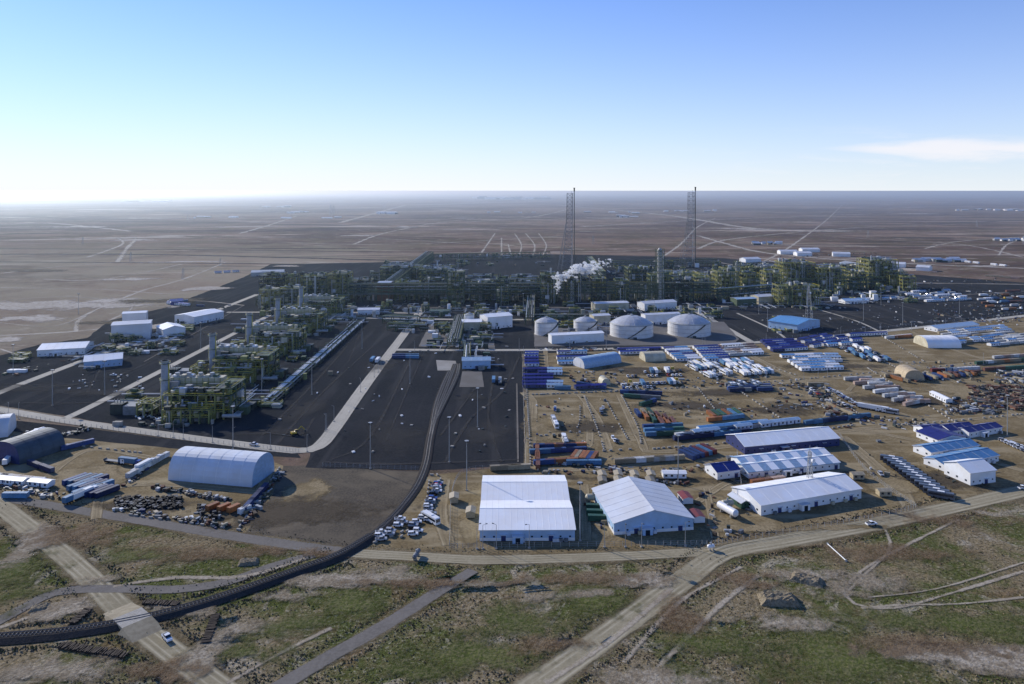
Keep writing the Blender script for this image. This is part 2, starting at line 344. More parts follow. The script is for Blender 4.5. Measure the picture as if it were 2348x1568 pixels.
for x,y,rx,ry,m in [(1180,1420,32,14,M_green),(1090,1500,25,12,M_green),(800,1390,20,9,M_green),(640,1440,22,10,M_green),(580,1500,22,9,M_green),(30,1310,24,22,M_green),(40,1360,14,14,M_green),
        (1900,1500,38,16,M_green),(1650,1480,26,12,M_green),(2200,1430,40,14,M_green),(330,1275,24,8,M_green),(1350,1380,20,10,M_green),(920,1540,18,8,M_green),(1560,1560,20,10,M_green),
        (760,1330,24,7,M_sand),(900,1320,22,7,M_sand),(560,1440,12,8,M_sand),(470,1500,10,14,M_sand),(150,1540,34,7,M_sand),(430,1400,16,8,M_sand),(1100,1340,22,6,M_sand),(1500,1560,22,12,M_sand),(1850,1320,22,7,M_sand),(240,1330,14,5,M_sand),(2000,1340,30,10,M_sand),(140,1400,12,9,M_sand),(1250,1370,20,5,M_sand),(60,1260,10,20,M_sand),(2250,1510,30,8,M_sand),(1780,1430,24,6,M_sand),(650,1370,20,5,M_sand),(1480,1330,16,5,M_sand),
        (1250,1330,36,7,M_rust),(1000,1340,30,5,M_rust),(2220,1200,42,14,M_rust),(1700,1330,20,9,M_rust),(500,1270,36,8,M_rust),(180,1230,18,14,M_rust),(2050,1270,34,10,M_rust),(360,1540,18,8,M_rust),(720,1270,18,5,M_rust),(1560,1420,10,16,M_rust),(2100,1480,24,8,M_rust),(1250,1480,16,6,M_rust)]:
    patch({M_green:'grass_patch',M_sand:'bare_sand_patch',M_rust:'dry_scrub_patch'}[m],x,y,rx*1.2,ry*1.3,m,Z1)

A=[(2500,1085),(2348,1125),(2200,1160),(2000,1203),(1800,1240),(1660,1268),(1560,1335),(1450,1415),(1340,1495),(1220,1580),(1050,1700)]
strip('road_shoulder',A,21,M_should,Z3)
Bp=[(1680,1260),(1500,1272),(1300,1280),(1100,1284),(950,1276),(790,1266),(600,1240),(300,1190),(60,1150),(-100,1125)]
strip('road_shoulder',Bp,14,M_should,Z3)
Cp=[(-60,1120),(0,1160),(100,1235),(200,1320),(290,1410),(400,1500),(520,1590),(640,1680)]
strip('road_shoulder',Cp,21,M_should,Z3)
strip('road',Bp[:7],8,M_road,Z3); strip('road',Bp[5:],7.5,M_concd,Z3)
strip('road',A,11.5,M_road,Z3); strip('road',Cp,10.0,M_road,Z3)
Pp=[(1085,1308),(1000,1360),(880,1435),(740,1515),(600,1600)]
strip('path',Pp,(10,11),M_should,Z3); strip('path',Pp,(6,7),M_concd,Z3)
strip('dirt_track',[(-50,1450),(60,1390),(130,1358),(230,1350),(400,1352),(520,1335),(620,1300),(720,1272)],6,M_concd,Z3)
strip('dirt_track',[(0,1440),(110,1400),(200,1370)],3,M_pale,Z3)
strip('dirt_track',[(260,1345),(400,1325),(560,1322),(700,1280)],4,M_pale,Z3)
for pts,w in [([(2348,1310),(2200,1355),(2050,1395),(1960,1385),(1940,1350),(1975,1310),(2060,1260),(2200,1190)],1.8),([(2348,1370),(2200,1385),(2060,1388),(1975,1395)],1.6),([(1480,1560),(1560,1480),(1660,1380),(1740,1320)],2.6),
              ([(2030,1215),(2040,1260),(1980,1320),(1935,1365)],1.5),([(1700,1300),(1560,1380),(1430,1520)],2.2),([(520,1568),(640,1500),(760,1440)],2.2),([(1250,1568),(1400,1470),(1540,1350)],2.4),([(2348,1290),(2150,1350),(1990,1370)],1.2)]:
    strip('dirt_track',pts,w*1.4,M_pale,Z3)
def wroad(pts,w,m=M_conc,z=Z3,nm='road'): return strip(nm,pts,w,m,z)
wroad([(-200,912),(0,940),(140,963),(420,1002),(640,1030),(690,1033),(728,1025),(765,985),(840,880),(925,768),(968,706)],9.5)
wroad([(150,958),(185,944),(400,835),(620,722)],7)
wroad([(-150,965),(0,900),(150,842),(290,790),(420,742),(590,675)],8)
wroad([(905,802),(1150,803),(1400,800),(1690,788),(2000,762),(2348,724),(2600,690)],9)
wroad([(520,716),(700,716),(960,718)],7); wroad([(780,728),(1000,732),(1220,733)],8)
wroad([(1575,703),(1640,738),(1725,786)],8); wroad([(1690,718),(1770,755),(1800,775)],3)
wroad([(960,706),(1250,706),(1600,702),(1900,692),(2348,668)],6,M_concd); wroad([(1860,705),(1960,735),(2020,762)],3)
wroad([(800,830),(830,760),(860,735)],2,M_padtrack); wroad([(885,1010),(950,860),(972,812)],1.6,M_padtrack)
area('concrete_apron',[(1000,826),(1045,828),(1050,850),(1003,850)],paint('apron_concrete',(0.28,0.265,0.24),0.9,scale=0.05),Z3,0.2)
AP=MATS['apron_concrete']
area('concrete_apron',[(1060,852),(1105,852),(1110,888),(1053,888)],paint('apron_dark',(0.12,0.11,0.10),0.9,scale=0.05),Z3,0.2)
area('concrete_apron',[(985,742),(1130,745),(1135,800),(960,795)],paint('apron_dark'),Z3,0.3)
area('concrete_apron',[(1225,742),(1660,738),(1695,778),(1680,790),(1225,795)],MATS['apron_dark'],Z3,0.3)
for pts in [[(1690,722),(1990,718)],[(1880,702),(2348,690)],[(1895,708),(2080,755)],[(2060,700),(2250,740)],[(560,700),(330,830)],[(1185,880),(1188,1060)]]:
    strip('drain_channel',pts,1.2,M_concd,Z3,smooth=False)
for pts,w in [([(640,1015),(740,900),(860,790)],3),([(600,1000),(720,880),(800,790)],3),([(760,1055),(850,1000),(930,850),(950,815)],3),([(1020,1060),(1080,960),(1150,900),(1190,820)],3),([(740,1060),(900,1065),(1190,1055)],4),([(1010,1000),(1090,890)],2.5),
              ([(0,880),(150,885),(300,850),(480,760)],4),([(50,925),(250,920),(330,880)],4),([(200,900),(240,830)],3),([(350,800),(560,730)],4),([(800,760),(900,745)],4),([(560,980),(680,1000),(720,960)],3),([(1750,760),(1900,720),(2100,712),(2340,705)],4),([(1150,1060),(1120,960),(1130,880)],3)]:
    strip('tyre_track',pts,w,M_padtrack,Z3)
for x,y,rx,ry in [(700,940,14,40),(620,990,30,12),(900,1000,30,40),(1120,1000,18,40),(250,900,50,18),(60,890,40,20),(500,760,30,20),(1950,730,60,20),(870,840,20,40),(1080,910,20,12)]:
    patch('worn_gravel_patch',x,y,rx,ry,M_padtrack,Z3)
for pts,w in [([(1215,1075),(1222,920),(1230,900),(1600,890),(1700,885),(1960,862),(2348,820)],9),([(1690,800),(1790,850),(1830,870),(2000,930),(2200,985),(2348,1010)],9),([(1240,905),(1330,905),(1345,940),(1350,1020),(1300,1040)],6),
              ([(1330,905),(1370,960),(1395,1030)],7),([(1420,905),(1470,1010),(1500,1035),(1700,1020),(1960,985),(2348,950)],7),([(1600,890),(1680,940),(1760,990)],6),([(1215,1075),(1400,1075),(1560,1050),(1690,1080)],6),
              ([(1930,1000),(2000,1060),(2060,1120),(2090,1170)],10),([(1960,985),(2100,1010),(2348,1080)],7),([(1250,800),(1255,860),(1260,895)],5),([(2090,760),(2180,800),(2348,850)],6),([(2120,850),(2200,880),(2348,960)],7),([(1600,1150),(1660,1110),(1720,1090)],6),
              ([(1020,1100),(1010,1180),(1030,1250)],8),([(1340,1110),(1345,1240)],6),([(1620,1120),(1640,1235)],5),([(1860,1000),(1960,880),(2000,870)],5),([(60,1140),(150,1060),(220,1030),(350,1050)],6),([(620,1070),(590,1140),(540,1210)],7),([(220,1190),(240,1130),(350,1110),(600,1130)],6)]:
    strip('dirt_track',pts,w,M_yroad,Z2+0.02)
for x,y,rx,ry in [(1280,980,25,40),(1560,930,50,25),(1850,900,50,25),(1400,1180,14,30),(2100,1100,40,20),(1700,860,60,20),(2000,840,60,25),(2250,900,60,30),(1100,1200,10,30),(200,1100,35,20),(450,1170,35,12),(2200,1060,30,15),(1800,1210,50,6),(700,1130,14,26)]:
    patch('worn_dirt_patch',x,y,rx,ry,M_yardE,Z2+0.02)
for x,y,rx,ry in [(1580,930,45,18),(1480,850,50,20),(1790,940,40,18),(700,1170,50,25),(1900,840,50,20),(2100,920,60,20),(1350,980,30,20),(1660,1000,60,12),(2170,1100,26,18),(330,1160,30,10),(1780,1090,60,16),(1500,1100,60,8),(1650,900,50,14)]:
    patch('dark_soil_patch',x,y,rx,ry,M_darkpatch,Z2+0.02)

# ------------------------------------------------------------------ railway
def railway(pix,name='railway_track',bank=1.6,bw=4.5):
    C=spline([Vector(G(*p)) for p in pix],5); mb=MB()
    fr=[]
    for i,c in enumerate(C):
        t=(C[min(i+1,len(C)-1)]-C[max(i-1,0)]).normalized(); fr.append((c,Vector((-t.y,t.x)),t))
    prof=[(-bw,0.0),(-1.9,bank),(1.9,bank),(bw,0.0)]
    for (c,n,t),(c2,n2,t2) in zip(fr,fr[1:]):
        for (a,za),(b,zb) in zip(prof,prof[1:]):
            p=[c+n*a,c+n*b,c2+n2*b,c2+n2*a]; zz=[za,zb,zb,za]
            mb.face([(q.x,q.y,z+0.28) for q,z in zip(p,zz)][::-1],M_ballast)
        for s in (-0.76,0.76):
            mb.cyl((*(c+n*s),bank+0.28+0.3),(*(c2+n2*s),bank+0.28+0.3),0.12,railm,4,cap=False)
        L=(c2-c).length; k=max(1,int(L/1.1))
        for j in range(k):
            q=c.lerp(c2,j/k); mb.obox(q.x,q.y,math.atan2(n.y,n.x),2.7,0.3,bank+0.28,bank+0.28+0.14,MATS.get('sleeper_concrete') or paint('sleeper_concrete',(.2,.19,.17),.9))
    mb.obj(name)
railway([(-60,1472),(0,1466),(130,1455),(270,1434),(400,1405),(540,1362),(680,1312),(780,1275),(850,1232)],bank=1.1,bw=4.0)
railway([(850,1232),(900,1188),(940,1140),(962,1105),(978,1060),(988,1000),(1005,940),(1028,880),(1045,835)],bank=0.25,bw=2.6)
railway([(988,1000),(1000,930),(1018,880),(1032,850)],bank=0.2,bw=2.1)
railway([(1000,960),(1030,900),(1048,860),(1052,835)],bank=0.2,bw=2.1)
cx,cy=G(303,1426)
mb=MB(); ZT=1.62; hw=4.9
rampm=paint('ramp_gravel',(0.31,0.265,0.18),0.95,var=.3,scale=.4)
for s in (-1,1):
    q=[(s*4,-hw,ZT),(s*4,hw,ZT),(s*13,hw,0.1),(s*13,-hw,0.1)]; mb.face(q if s<0 else q[::-1],rampm)
    for t in (-1,1): mb.face([(s*4,t*hw,ZT),(s*13,t*hw,0.1),(s*4,t*(hw+1.5),0.1)],rampm)
for i in range(8): mb.box(-4+i+.03,-hw,ZT-.2,-3+i-.03,hw,ZT,concm)
mb.box(-4,-hw-.02,.1,4,hw+.02,ZT-.21,rampm)
mb.obj('level_crossing',(cx,cy,0),math.radians(-41))

# ------------------------------------------------------------------ building generators
def frame_from(p0,p1):
    a=Vector(G(*p0));b=Vector(G(*p1)); return a,(b-a).length,math.atan2((b-a).y,(b-a).x)
def gable(name,p0,p1,D,h,hr,axis='x',wall=white,roof=roofw,ribs=6.0,wins=True,door=True,seam=None,W=None,over=0.5,stripes=None,base=None,nb=1):
    a,L,ang=frame_from(p0,p1)
    W=W or L; mb=MB(); z0=0.1
    winm=glass
    sm=seam or roofg
    for b in range(nb):
        y0=b*D; y1=(b+1)*D
        mb.box(0,y0+0.003,z0,W,y1-0.003,h,wall)
        if base: mb.box(-0.04,y0-0.04,z0,W+0.04,y1+0.04,1.4,base)
        if axis=='x':
            ym=(y0+y1)/2; o=over
            for (ya,yb,za,zb) in ((y0-o,ym,h-o*0.15,hr),(ym,y1+(o if b==nb-1 else 0),hr,h-(o*0.15))):
                n=max(1,int(W/ribs)) if not stripes else max(2,int(W/stripes[0]))
                for i in range(n):
                    xa=-o+(W+2*o)*i/n; xb=-o+(W+2*o)*(i+1)/n
                    rm=roof if not stripes else (roof if i%2 else stripes[1])
                    mb.face([(xa,ya,za+0.12),(xb,ya,za+0.12),(xb,yb,zb+0.12),(xa,yb,zb+0.12)],rm)
                    if not stripes and i:
                        mb.bar((xa,ya,za+0.14),(xa,yb,zb+0.14),0.07,sm)
                mb.face([(-o,ya,za-0.08),(-o,yb,zb-0.08),(W+o,yb,zb-0.08),(W+o,ya,za-0.08)],sm)
                mb.face([(-o,ya,za-0.08),(-o,ya,za+0.12),(-o,yb,zb+0.12),(-o,yb,zb-0.08)],sm)
                mb.face([(W+o,ya,za-0.08),(W+o,yb,zb-0.08),(W+o,yb,zb+0.12),(W+o,ya,za+0.12)],sm)
                if ya<y0: mb.box(-o,ya-0.12,za-0.1,W+o,ya,za+0.14,sm)
            for x in (0.0,W):
                mb.face([(x,y0+.01,h),(x,y1-.01,h),(x,ym,hr-0.1)],wall)
            mb.box(-o,ym-0.2,hr+0.1,W+o,ym+0.2,hr+0.2,roof)
        else:
            xm=W/2;o=over
            for (xa,xb,za,zb) in ((-o,xm,h-o*0.15,hr),(xm,W+o,hr,h-o*0.15)):
                n=max(1,int(D/ribs)) if not stripes else max(2,int(D/stripes[0]))
                for i in range(n):
                    ya=y0-o+(D+2*o)*i/n; yb=y0-o+(D+2*o)*(i+1)/n
                    rm=roof if not stripes else (roof if i%2 else stripes[1])
                    mb.face([(xa,ya,za+0.12),(xb,ya,zb+0.12),(xb,yb,zb+0.12),(xa,yb,za+0.12)],rm)
                    if i and not stripes: mb.bar((xa,ya,za+0.14),(xb,ya,zb+0.14),0.05,roof)
                mb.face([(xa,y0-o,za-0.08),(xa,y1+o,za-0.08),(xb,y1+o,zb-0.08),(xb,y0-o,zb-0.08)],sm)
                mb.face([(xa,y0-o,za-0.15),(xb,y0-o,zb-0.15),(xb,y0-o,zb+0.12),(xa,y0-o,za+0.12)],roof)
            for y in (y0,y1):
                mb.face([(0,y,h),(W,y,h),(xm,y,hr-0.1)],wall)
            mb.box(xm-0.3,y0-o,hr+0.1,xm+0.3,y1+o,hr+0.2,roof)
    if wins:
        n=int(W/4)
        for i in range(n):
            x=(i+0.5)*W/n
            if i%5==2 and door:
                mb.box(x-1.0,-0.06,z0,x+1.0,0,2.5,navyw); mb.box(x-1.3,-0.9,2.7,x+1.3,-0.0,2.85,roofg)
            else: mb.box(x-0.4,-0.05,1.6,x+0.4,0,2.3,winm)
        n=int(D*nb/5)
        for i in range(n):
            y=(i+0.5)*D*nb/n
            mb.box(-0.05,y-0.6,1.5,0,y+0.6,2.4,winm); mb.box(W,y-0.6,1.5,W+0.05,y+0.6,2.4,winm)
    if door and W>25:
        x=W*0.4; mb.box(x-2.3,-2.5,0.1,x+2.3,-0.07,2.9,wall); mb.box(x-1,-2.56,0.1,x+1,-2.5,2.4,glass); mb.box(x-2.6,-2.7,2.9,x+2.6,-0.07,3.05,roofg)
        for k in range(5):
            x=R.uniform(2,W-3); mb.box(x,-1.4,0.1,x+1.6,-0.4,1.5,R.choice([roofg,cream,CM['c_grey']]))
    return mb.obj(name,(a.x,a.y,0),ang)
def arch(name,p0,p1,D,h,mat,axis='x',seg=16,endm=None,ribm=None,point=1.0):
    a,W,ang=frame_from(p0,p1); mb=MB()
    L,C=(W,D) if axis=='x' else (D,W)
    prof=[]
    for i in range(seg+1):
        t=math.pi*i/seg
        c=-math.cos(t); s=math.sin(t)
        c=math.copysign(abs(c)**0.8,c)
        prof.append((C/2+c*C/2,0.1+h*(s**0.8)*point))
    def T(u,c,z): return (u,c,z) if axis=='x' else (c,u,z)
    nb=max(3,int(L/6))
    for k in range(nb):
        for i in range(seg):
            u0=L*k/nb;u1=L*(k+1)/nb;(c0,z0),(c1,z1)=prof[i],prof[i+1]
            mb.face([T(u0,c0,z0),T(u1,c0,z0),T(u1,c1,z1),T(u0,c1,z1)],mat)
        if k:
            for i in range(seg):
                (c0,z0),(c1,z1)=prof[i],prof[i+1]
                mb.bar(T(L*k/nb,c0,z0),T(L*k/nb,c1,z1),0.12,ribm or mat)
    for u in (0,L):
        mb.face([T(u,c,z) for c,z in prof],endm or mat)
    w=C*0.16
    for u0,u1 in ((-0.1,0),(L,L+0.1)):
        p=T(u0,C/2-w,0.1);q=T(u1,C/2+w,h*0.55); mb.box(*p,*q,roofg if endm is None else endm)
    return mb.obj(name,(a.x,a.y,0),ang)

gable('warehouse',(1100,1241),(1318,1240),30,5,7.6,'x',bluewall,roofw,ribs=2.6,nb=2,base=white,seam=white)
gable('warehouse',(1408,1227),(1590,1215),38,5.2,10.0,'y',bluewall,roofg,ribs=5,base=white)
gable('warehouse',(1745,1183),(1975,1143),22,5,8,'x',white,roofw,ribs=6,seam=white)
gable('warehouse',(1708,1042),(1925,1022),21,4.6,8,'x',navyw,roofw,ribs=6,seam=white)
gable('accommodation_block',(1716,1098),(1925,1075),12,3.6,5.4,'x',white,roofw,stripes=(4.5,pblue),seam=lblue)
gable('accommodation_block',(1704,1080),(1905,1058),12,3.6,5.4,'x',white,roofw,stripes=(4.5,pblue),seam=lblue)
gable('office_building',(1645,1101),(1697,1094),12,4,6.4,'x',white,bluer)
gable('warehouse',(1700,1168),(1718,1165),10,3,4,'y',CM['c_green'],roofg)
gable('office_building',(2150,1022),(2215,1015),16,3.6,5.6,'y',white,indigo); gable('office_building',(2180,1002),(2240,995),12,3.6,5.6,'x',white,indigo)
gable('office_building',(2222,1005),(2298,992),9,3.6,5.2,'x',white,indigo); gable('office_building',(2128,1003),(2175,999),12,3.6,5.2,'x',white,indigo)
gable('office_building',(2135,1052),(2245,1035),12,3.6,5.4,'x',white,lblue); gable('office_building',(2168,1083),(2290,1058),13,3.6,5.4,'x',white,lblue)
gable('warehouse',(2225,1114),(2283,1106),16,6.5,9.5,'x',white,roofw)
arch('fabric_hangar',(385,1101),(578,1118),22,13,paint('grey_fabric',(0.62,0.66,0.72),.6,var=.1,scale=.1),'x',ribm=white,endm=pblue)
arch('fabric_hangar',(45,1066),(150,1030),24,11,darkfab,'x',endm=navyw)
arch('fabric_hangar',(-60,1010),(18,1002),20,11,roofg,'x',endm=white)
arch('fabric_hangar',(2128,798),(2205,798),26,9,roofw,'x',endm=cream)
arch('fabric_hangar',(2075,872),(2120,873),20,8,beige,'y',endm=beige)
arch('fabric_hangar',(1340,846),(1425,832),16,8,pblue,'x',endm=white)
arch('fabric_hangar',(1480,830),(1528,828),16,7,cream,'x',endm=cream)
arch('fabric_hangar',(1380,884),(1400,883),10,5,cream,'y',endm=cream)
gable('plant_building',(255,783),(345,777),22,16,17,'x',roofg,roofg,wins=False)
gable('plant_building',(280,765),(335,762),14,21,22,'x',roofg,roofw,wins=False)
gable('plant_building',(85,818),(195,812),30,6,9,'x',white,roofw)
gable('plant_building',(192,846),(280,838),24,6,9,'x',bluewall,roofw)
gable('plant_building',(445,745),(513,731),30,9,11,'x',white,roofw); gable('plant_building',(374,774),(425,768),26,8,11,'y',white,roofw)
gable('plant_building',(392,700),(420,698),18,5,7,'x',bluer,bluer); gable('plant_building',(575,634),(650,632),40,7,9,'x',galv,galv)
gable('control_building',(1828,762),(1880,750),34,8,11,'y',bluewall,lblue,over=0.8); gable('control_building',(1785,745),(1830,756),12,5,7,'x',white,roofw)
gable('plant_building',(1265,789),(1385,783),12,8.5,9.5,'x',white,roofw,wins=False)
gable('plant_building',(1118,755),(1175,750),22,13,15,'x',white,roofw); gable('plant_building',(1060,758),(1105,757),20,9,10,'x',cream,roofw)
gable('plant_building',(1365,715),(1442,712),16,10,11,'x',cream,roofg); gable('plant_building',(1478,713),(1552,708),18,9,11,'x',white,roofg)
gable('plant_building',(1362,745),(1400,743),14,10,11,'x',cream,roofg); gable('plant_building',(1480,745),(1560,741),12,11,12,'x',white,roofg)
gable('plant_building',(820,722),(870,721),16,6,7,'x',white,roofg); gable('plant_building',(985,722),(1030,722),14,5,6,'x',CM['c_green'],steelg)
gable('plant_building',(1740,698),(1775,696),18,10,12,'x',cream,roofg); gable('plant_building',(1690,702),(1735,700),16,9,10,'x',steelg,pblue)
gable('plant_building',(865,690),(895,690),26,24,25,'x',CM['c_rust'],pipew,wins=False)
gable('plant_building',(1060,846),(1125,845),14,7,8.5,'x',bluewall,pblue)
gable('plant_building',(1938,697),(1992,695),14,4,6,'x',white,pblue)
gable('plant_building',(2150,762),(2245,752),16,4,6,'x',white,pblue)
gable('plant_building',(1925,612),(2010,628),24,9,12,'x',bluewall,galv,wins=False)
for p in [((1790,583),(1830,583)),((1840,578),(1880,578)),((1828,587),(1862,587)),((1910,588),(1950,589)),((1710,602),(1745,601)),((2035,612),(2075,614)),((2100,620),(2130,622))]:
    gable('distant_warehouse',p[0],p[1],24,7,10,'x',white,roofg,wins=False,door=False)
def tank(x,y,r,h,rise,nm='storage_tank'):
    cx,cy=G(x,y); mb=MB(); n=48
    for j in range(n):
        a0=2*math.pi*j/n;a1=2*math.pi*(j+1)/n
        mb.face([(r*math.cos(a0),r*math.sin(a0),.1),(r*math.cos(a1),r*math.sin(a1),.1),(r*math.cos(a1),r*math.sin(a1),h),(r*math.cos(a0),r*math.sin(a0),h)],tankw)
        rings=10
        zf=lambda rr:h+rise*(1-(rr/r)**2)
        for k in range(rings):
            t0=k/rings;t1=(k+1)/rings
            r0=r*math.cos(t0*math.pi/2);r1=r*math.cos(t1*math.pi/2)
            q=[(r0*math.cos(a0),r0*math.sin(a0),zf(r0)),(r0*math.cos(a1),r0*math.sin(a1),zf(r0)),(r1*math.cos(a1),r1*math.sin(a1),zf(r1)),(r1*math.cos(a0),r1*math.sin(a0),zf(r1))]
            mb.face(q if k<rings-1 else q[:3],domem)
            if j%(2 if k<4 else 4 if k<7 else 8)==0: mb.bar((q[0][0],q[0][1],q[0][2]+.05),(q[3][0],q[3][1],q[3][2]+.05),0.09,tankw)
            if k%2==0 and k<9: mb.bar((q[0][0],q[0][1],q[0][2]+.05),(q[1][0],q[1][1],q[1][2]+.05),0.08,tankw)
        for z in (h*0.33,h*0.66,h+0.15):
            mb.bar(((r+.1)*math.cos(a0),(r+.1)*math.sin(a0),z),((r+.1)*math.cos(a1),(r+.1)*math.sin(a1),z),0.22 if z<h else 0.5,galv)
        mb.bar(((r+.3)*math.cos(a0),(r+.3)*math.sin(a0),h+1.3),((r+.3)*math.cos(a1),(r+.3)*math.sin(a1),h+1.3),0.08,yell)
        mb.bar(((r+.3)*math.cos(a0),(r+.3)*math.sin(a0),h),((r+.3)*math.cos(a0),(r+.3)*math.sin(a0),h+1.3),0.08,yell)
    for i in range(30):
        a=-1.9+i*0.03*22/r; z=h*i/30
        mb.obox((r+.7)*math.cos(a),(r+.7)*math.sin(a),a,1.3,0.9,z,z+0.5,steeld)
    mb.cyl((0,0,h+rise-0.2),(0,0,h+rise+1.2),1.2,galv,10)
    mb.obox(0,-r-1.2,0,3,2.4,0.1,2,steeld)
    mb.cyl((0,0,0.0),(0,0,0.55),r+0.9,concm,n)
    mb.obj(nm,(cx,cy,0))
tank(1448,768,22.2,12.5,8); tank(1580,765,22.0,12.5,8)
tank(1253,766,12.2,13.0,4.5); tank(1342,757,12.5,10,4.5); tank(1076,748,5.5,13,1.5); tank(1150,735,5,10,1.2)

# ------------------------------------------------------------------ process equipment
def process(mb,x0,y0,w,d,h,lv=None,dens=1.0,sx=6.0,steel=None):
    st=steel or steelg
    nx=max(2,round(w/sx));ny=max(2,round(d/8)); lv=lv or max(2,round(h/6))
    dx=w/nx;dy=d/ny;dz=h/lv; b=0.45
    for i in range(nx+1):
        for j in range(ny+1):
            top=h-(dz if R.random()<0.3 else 0)
            x=x0+i*dx;y=y0+j*dy; mb.box(x-b,y-b,0,x+b,y+b,top,st)
    for k in range(1,lv+1):
        z=k*dz
        for j in range(ny+1):
            mb.box(x0+b,y0+j*dy-.3,z-.4,x0+w-b,y0+j*dy+.3,z,st)
            if R.random()<0.75: mb.box(x0+b,y0+j*dy-.08,z+.95,x0+w-b,y0+j*dy+.08,z+1.2,yell)
        for i in range(nx+1):
            mb.box(x0+i*dx-.3,y0+b,z-.45,x0+i*dx+.3,y0+d-b,z-.05,st)
            if i in(0,nx): mb.box(x0+i*dx-.08,y0+b,z+.95,x0+i*dx+.08,y0+d-b,z+1.2,yell)
        for i in range(nx):
            for j in range(ny):
                if R.random()<0.6: mb.box(x0+i*dx+.3,y0+j*dy+.3,z-.3,x0+(i+1)*dx-.3,y0+(j+1)*dy-.3,z-.12,R.choice([steeld,steeld,steelg]))
    for k in range(lv):
        for i in range(nx):
            if R.random()<0.35:
                xa=x0+i*dx;xb=xa+dx;mb.bar((xa,y0,k*dz),(xb,y0,(k+1)*dz),0.25,st)
    mats=[pipew,galv,steelg,steeld,steeld,cream,CM['c_grey'],st,steeld,steelg,st,yg]
    for k in range(lv+1):
        z=k*dz+0.1
        n=int(nx*ny*dens*1.0)
        for _ in range(n):
            if k==lv and R.random()<0.4: continue
            x=x0+R.uniform(0.1,0.9)*w;y=y0+R.uniform(0.05,0.95)*d;m=R.choice(mats);t=R.random()
            hh=min(dz*0.85,R.uniform(1.5,5))
            if t<0.35:
                a=R.uniform(1,3);c=R.uniform(1,3); mb.box(x-a,y-c,z,x+a,y+c,z+hh,m)
            elif t<0.6:
                r=R.uniform(0.6,1.5); mb.cyl((x,y,z),(x,y,z+hh),r,m,8)
            elif t<0.8:
                r=R.uniform(0.7,1.5);l=R.uniform(3,8); mb.cyl((x-l/2,y,z+r+.5),(x+l/2,y,z+r+.5),r,m,8)
            else:
                l=R.uniform(5,w*0.7); r=R.uniform(.2,.5)
                xa=max(x0,x-l/2); mb.cyl((xa,y,z+hh*.8),(min(x0+w,xa+l),y,z+hh*.8),r,R.choice([pipew,galv]),6)
    for _ in range(int(nx*dens*1.5)):
        x=x0+R.uniform(0,w);y=y0+R.choice([-0.6,d*0.5,d+0.6]); mb.cyl((x,y,0),(x,y,h*R.uniform(.5,1.08)),R.uniform(.25,.6),R.choice([pipew,galv,steelg]),6)
def module(xl,xr,yb,yt,D=26,name='process_module',**kw):
    a=G(xl,yb);b=G(xr,yb); w=b[0]-a[0]; h=(yb-yt)*a[1]/F
    mb=MB(); h*=R.uniform(1.05,1.22); process(mb,0,0,w,D,h,**kw)
    if w>22:
        m=R.choice([cream,steelg,roofg,pipew,steelg]); mb.box(w*.15,1,h*.3,w*.15+R.uniform(5,8),5,h*.3+R.uniform(4,8),m)
        mb.box(w*.6,2,h,w*.6+R.uniform(5,9),8,h+R.uniform(2,4),R.choice([cream,steelg,galv]))
    xx=w*R.uniform(.2,.8); mb.cyl((xx,D*.4,0),(xx,D*.4,h*R.uniform(1.02,1.22)),R.uniform(.6,1.3),R.choice([galv,pipew,steelg]),10)
    mb.obj(name,(a[0],a[1],0))
for t in [(594,640,706,668,22),(642,692,704,666,22),(594,645,690,640,30),(655,690,688,638,30),(697,745,692,640,30),(752,798,690,638,30),(800,850,682,650,24),(1025,1063,696,628,24),(1138,1166,700,645,20),
          (1240,1274,696,640,24),(1297,1332,692,638,24),(1357,1390,692,643,20),(1412,1442,692,650,22),(1490,1540,685,640,24),(1545,1590,690,645,22),(1597,1628,686,640,22),
          (1645,1692,682,628,30),(1702,1742,676,632,28),(1756,1792,672,632,26),(1796,1870,664,612,40),(1876,1940,668,624,34),(1950,1990,664,628,30),(1992,2060,660,606,40),(1785,1880,702,664,24),(2040,2080,664,630,24),
          (870,960,648,618,60),(960,1030,655,625,60),(1080,1130,690,655,20),(1180,1225,688,655,20),(1440,1500,650,620,40),(905,960,688,655,24),(970,1015,686,650,24),(1070,1140,668,642,30),(1170,1235,668,640,30),(1280,1350,665,640,30),(1520,1600,662,632,34),(1605,1650,660,632,30),(1700,1790,650,618,40),(1660,1700,655,622,30),(1900,1990,648,618,40),(2070,2100,668,640,24)]:
    module(*t[:4],D=t[4],dens=1.4,steel=(yg if (t[0]>1600 and R.random()<.85) or R.random()<.25 else R.choice([steelg,steelg,steeld])))
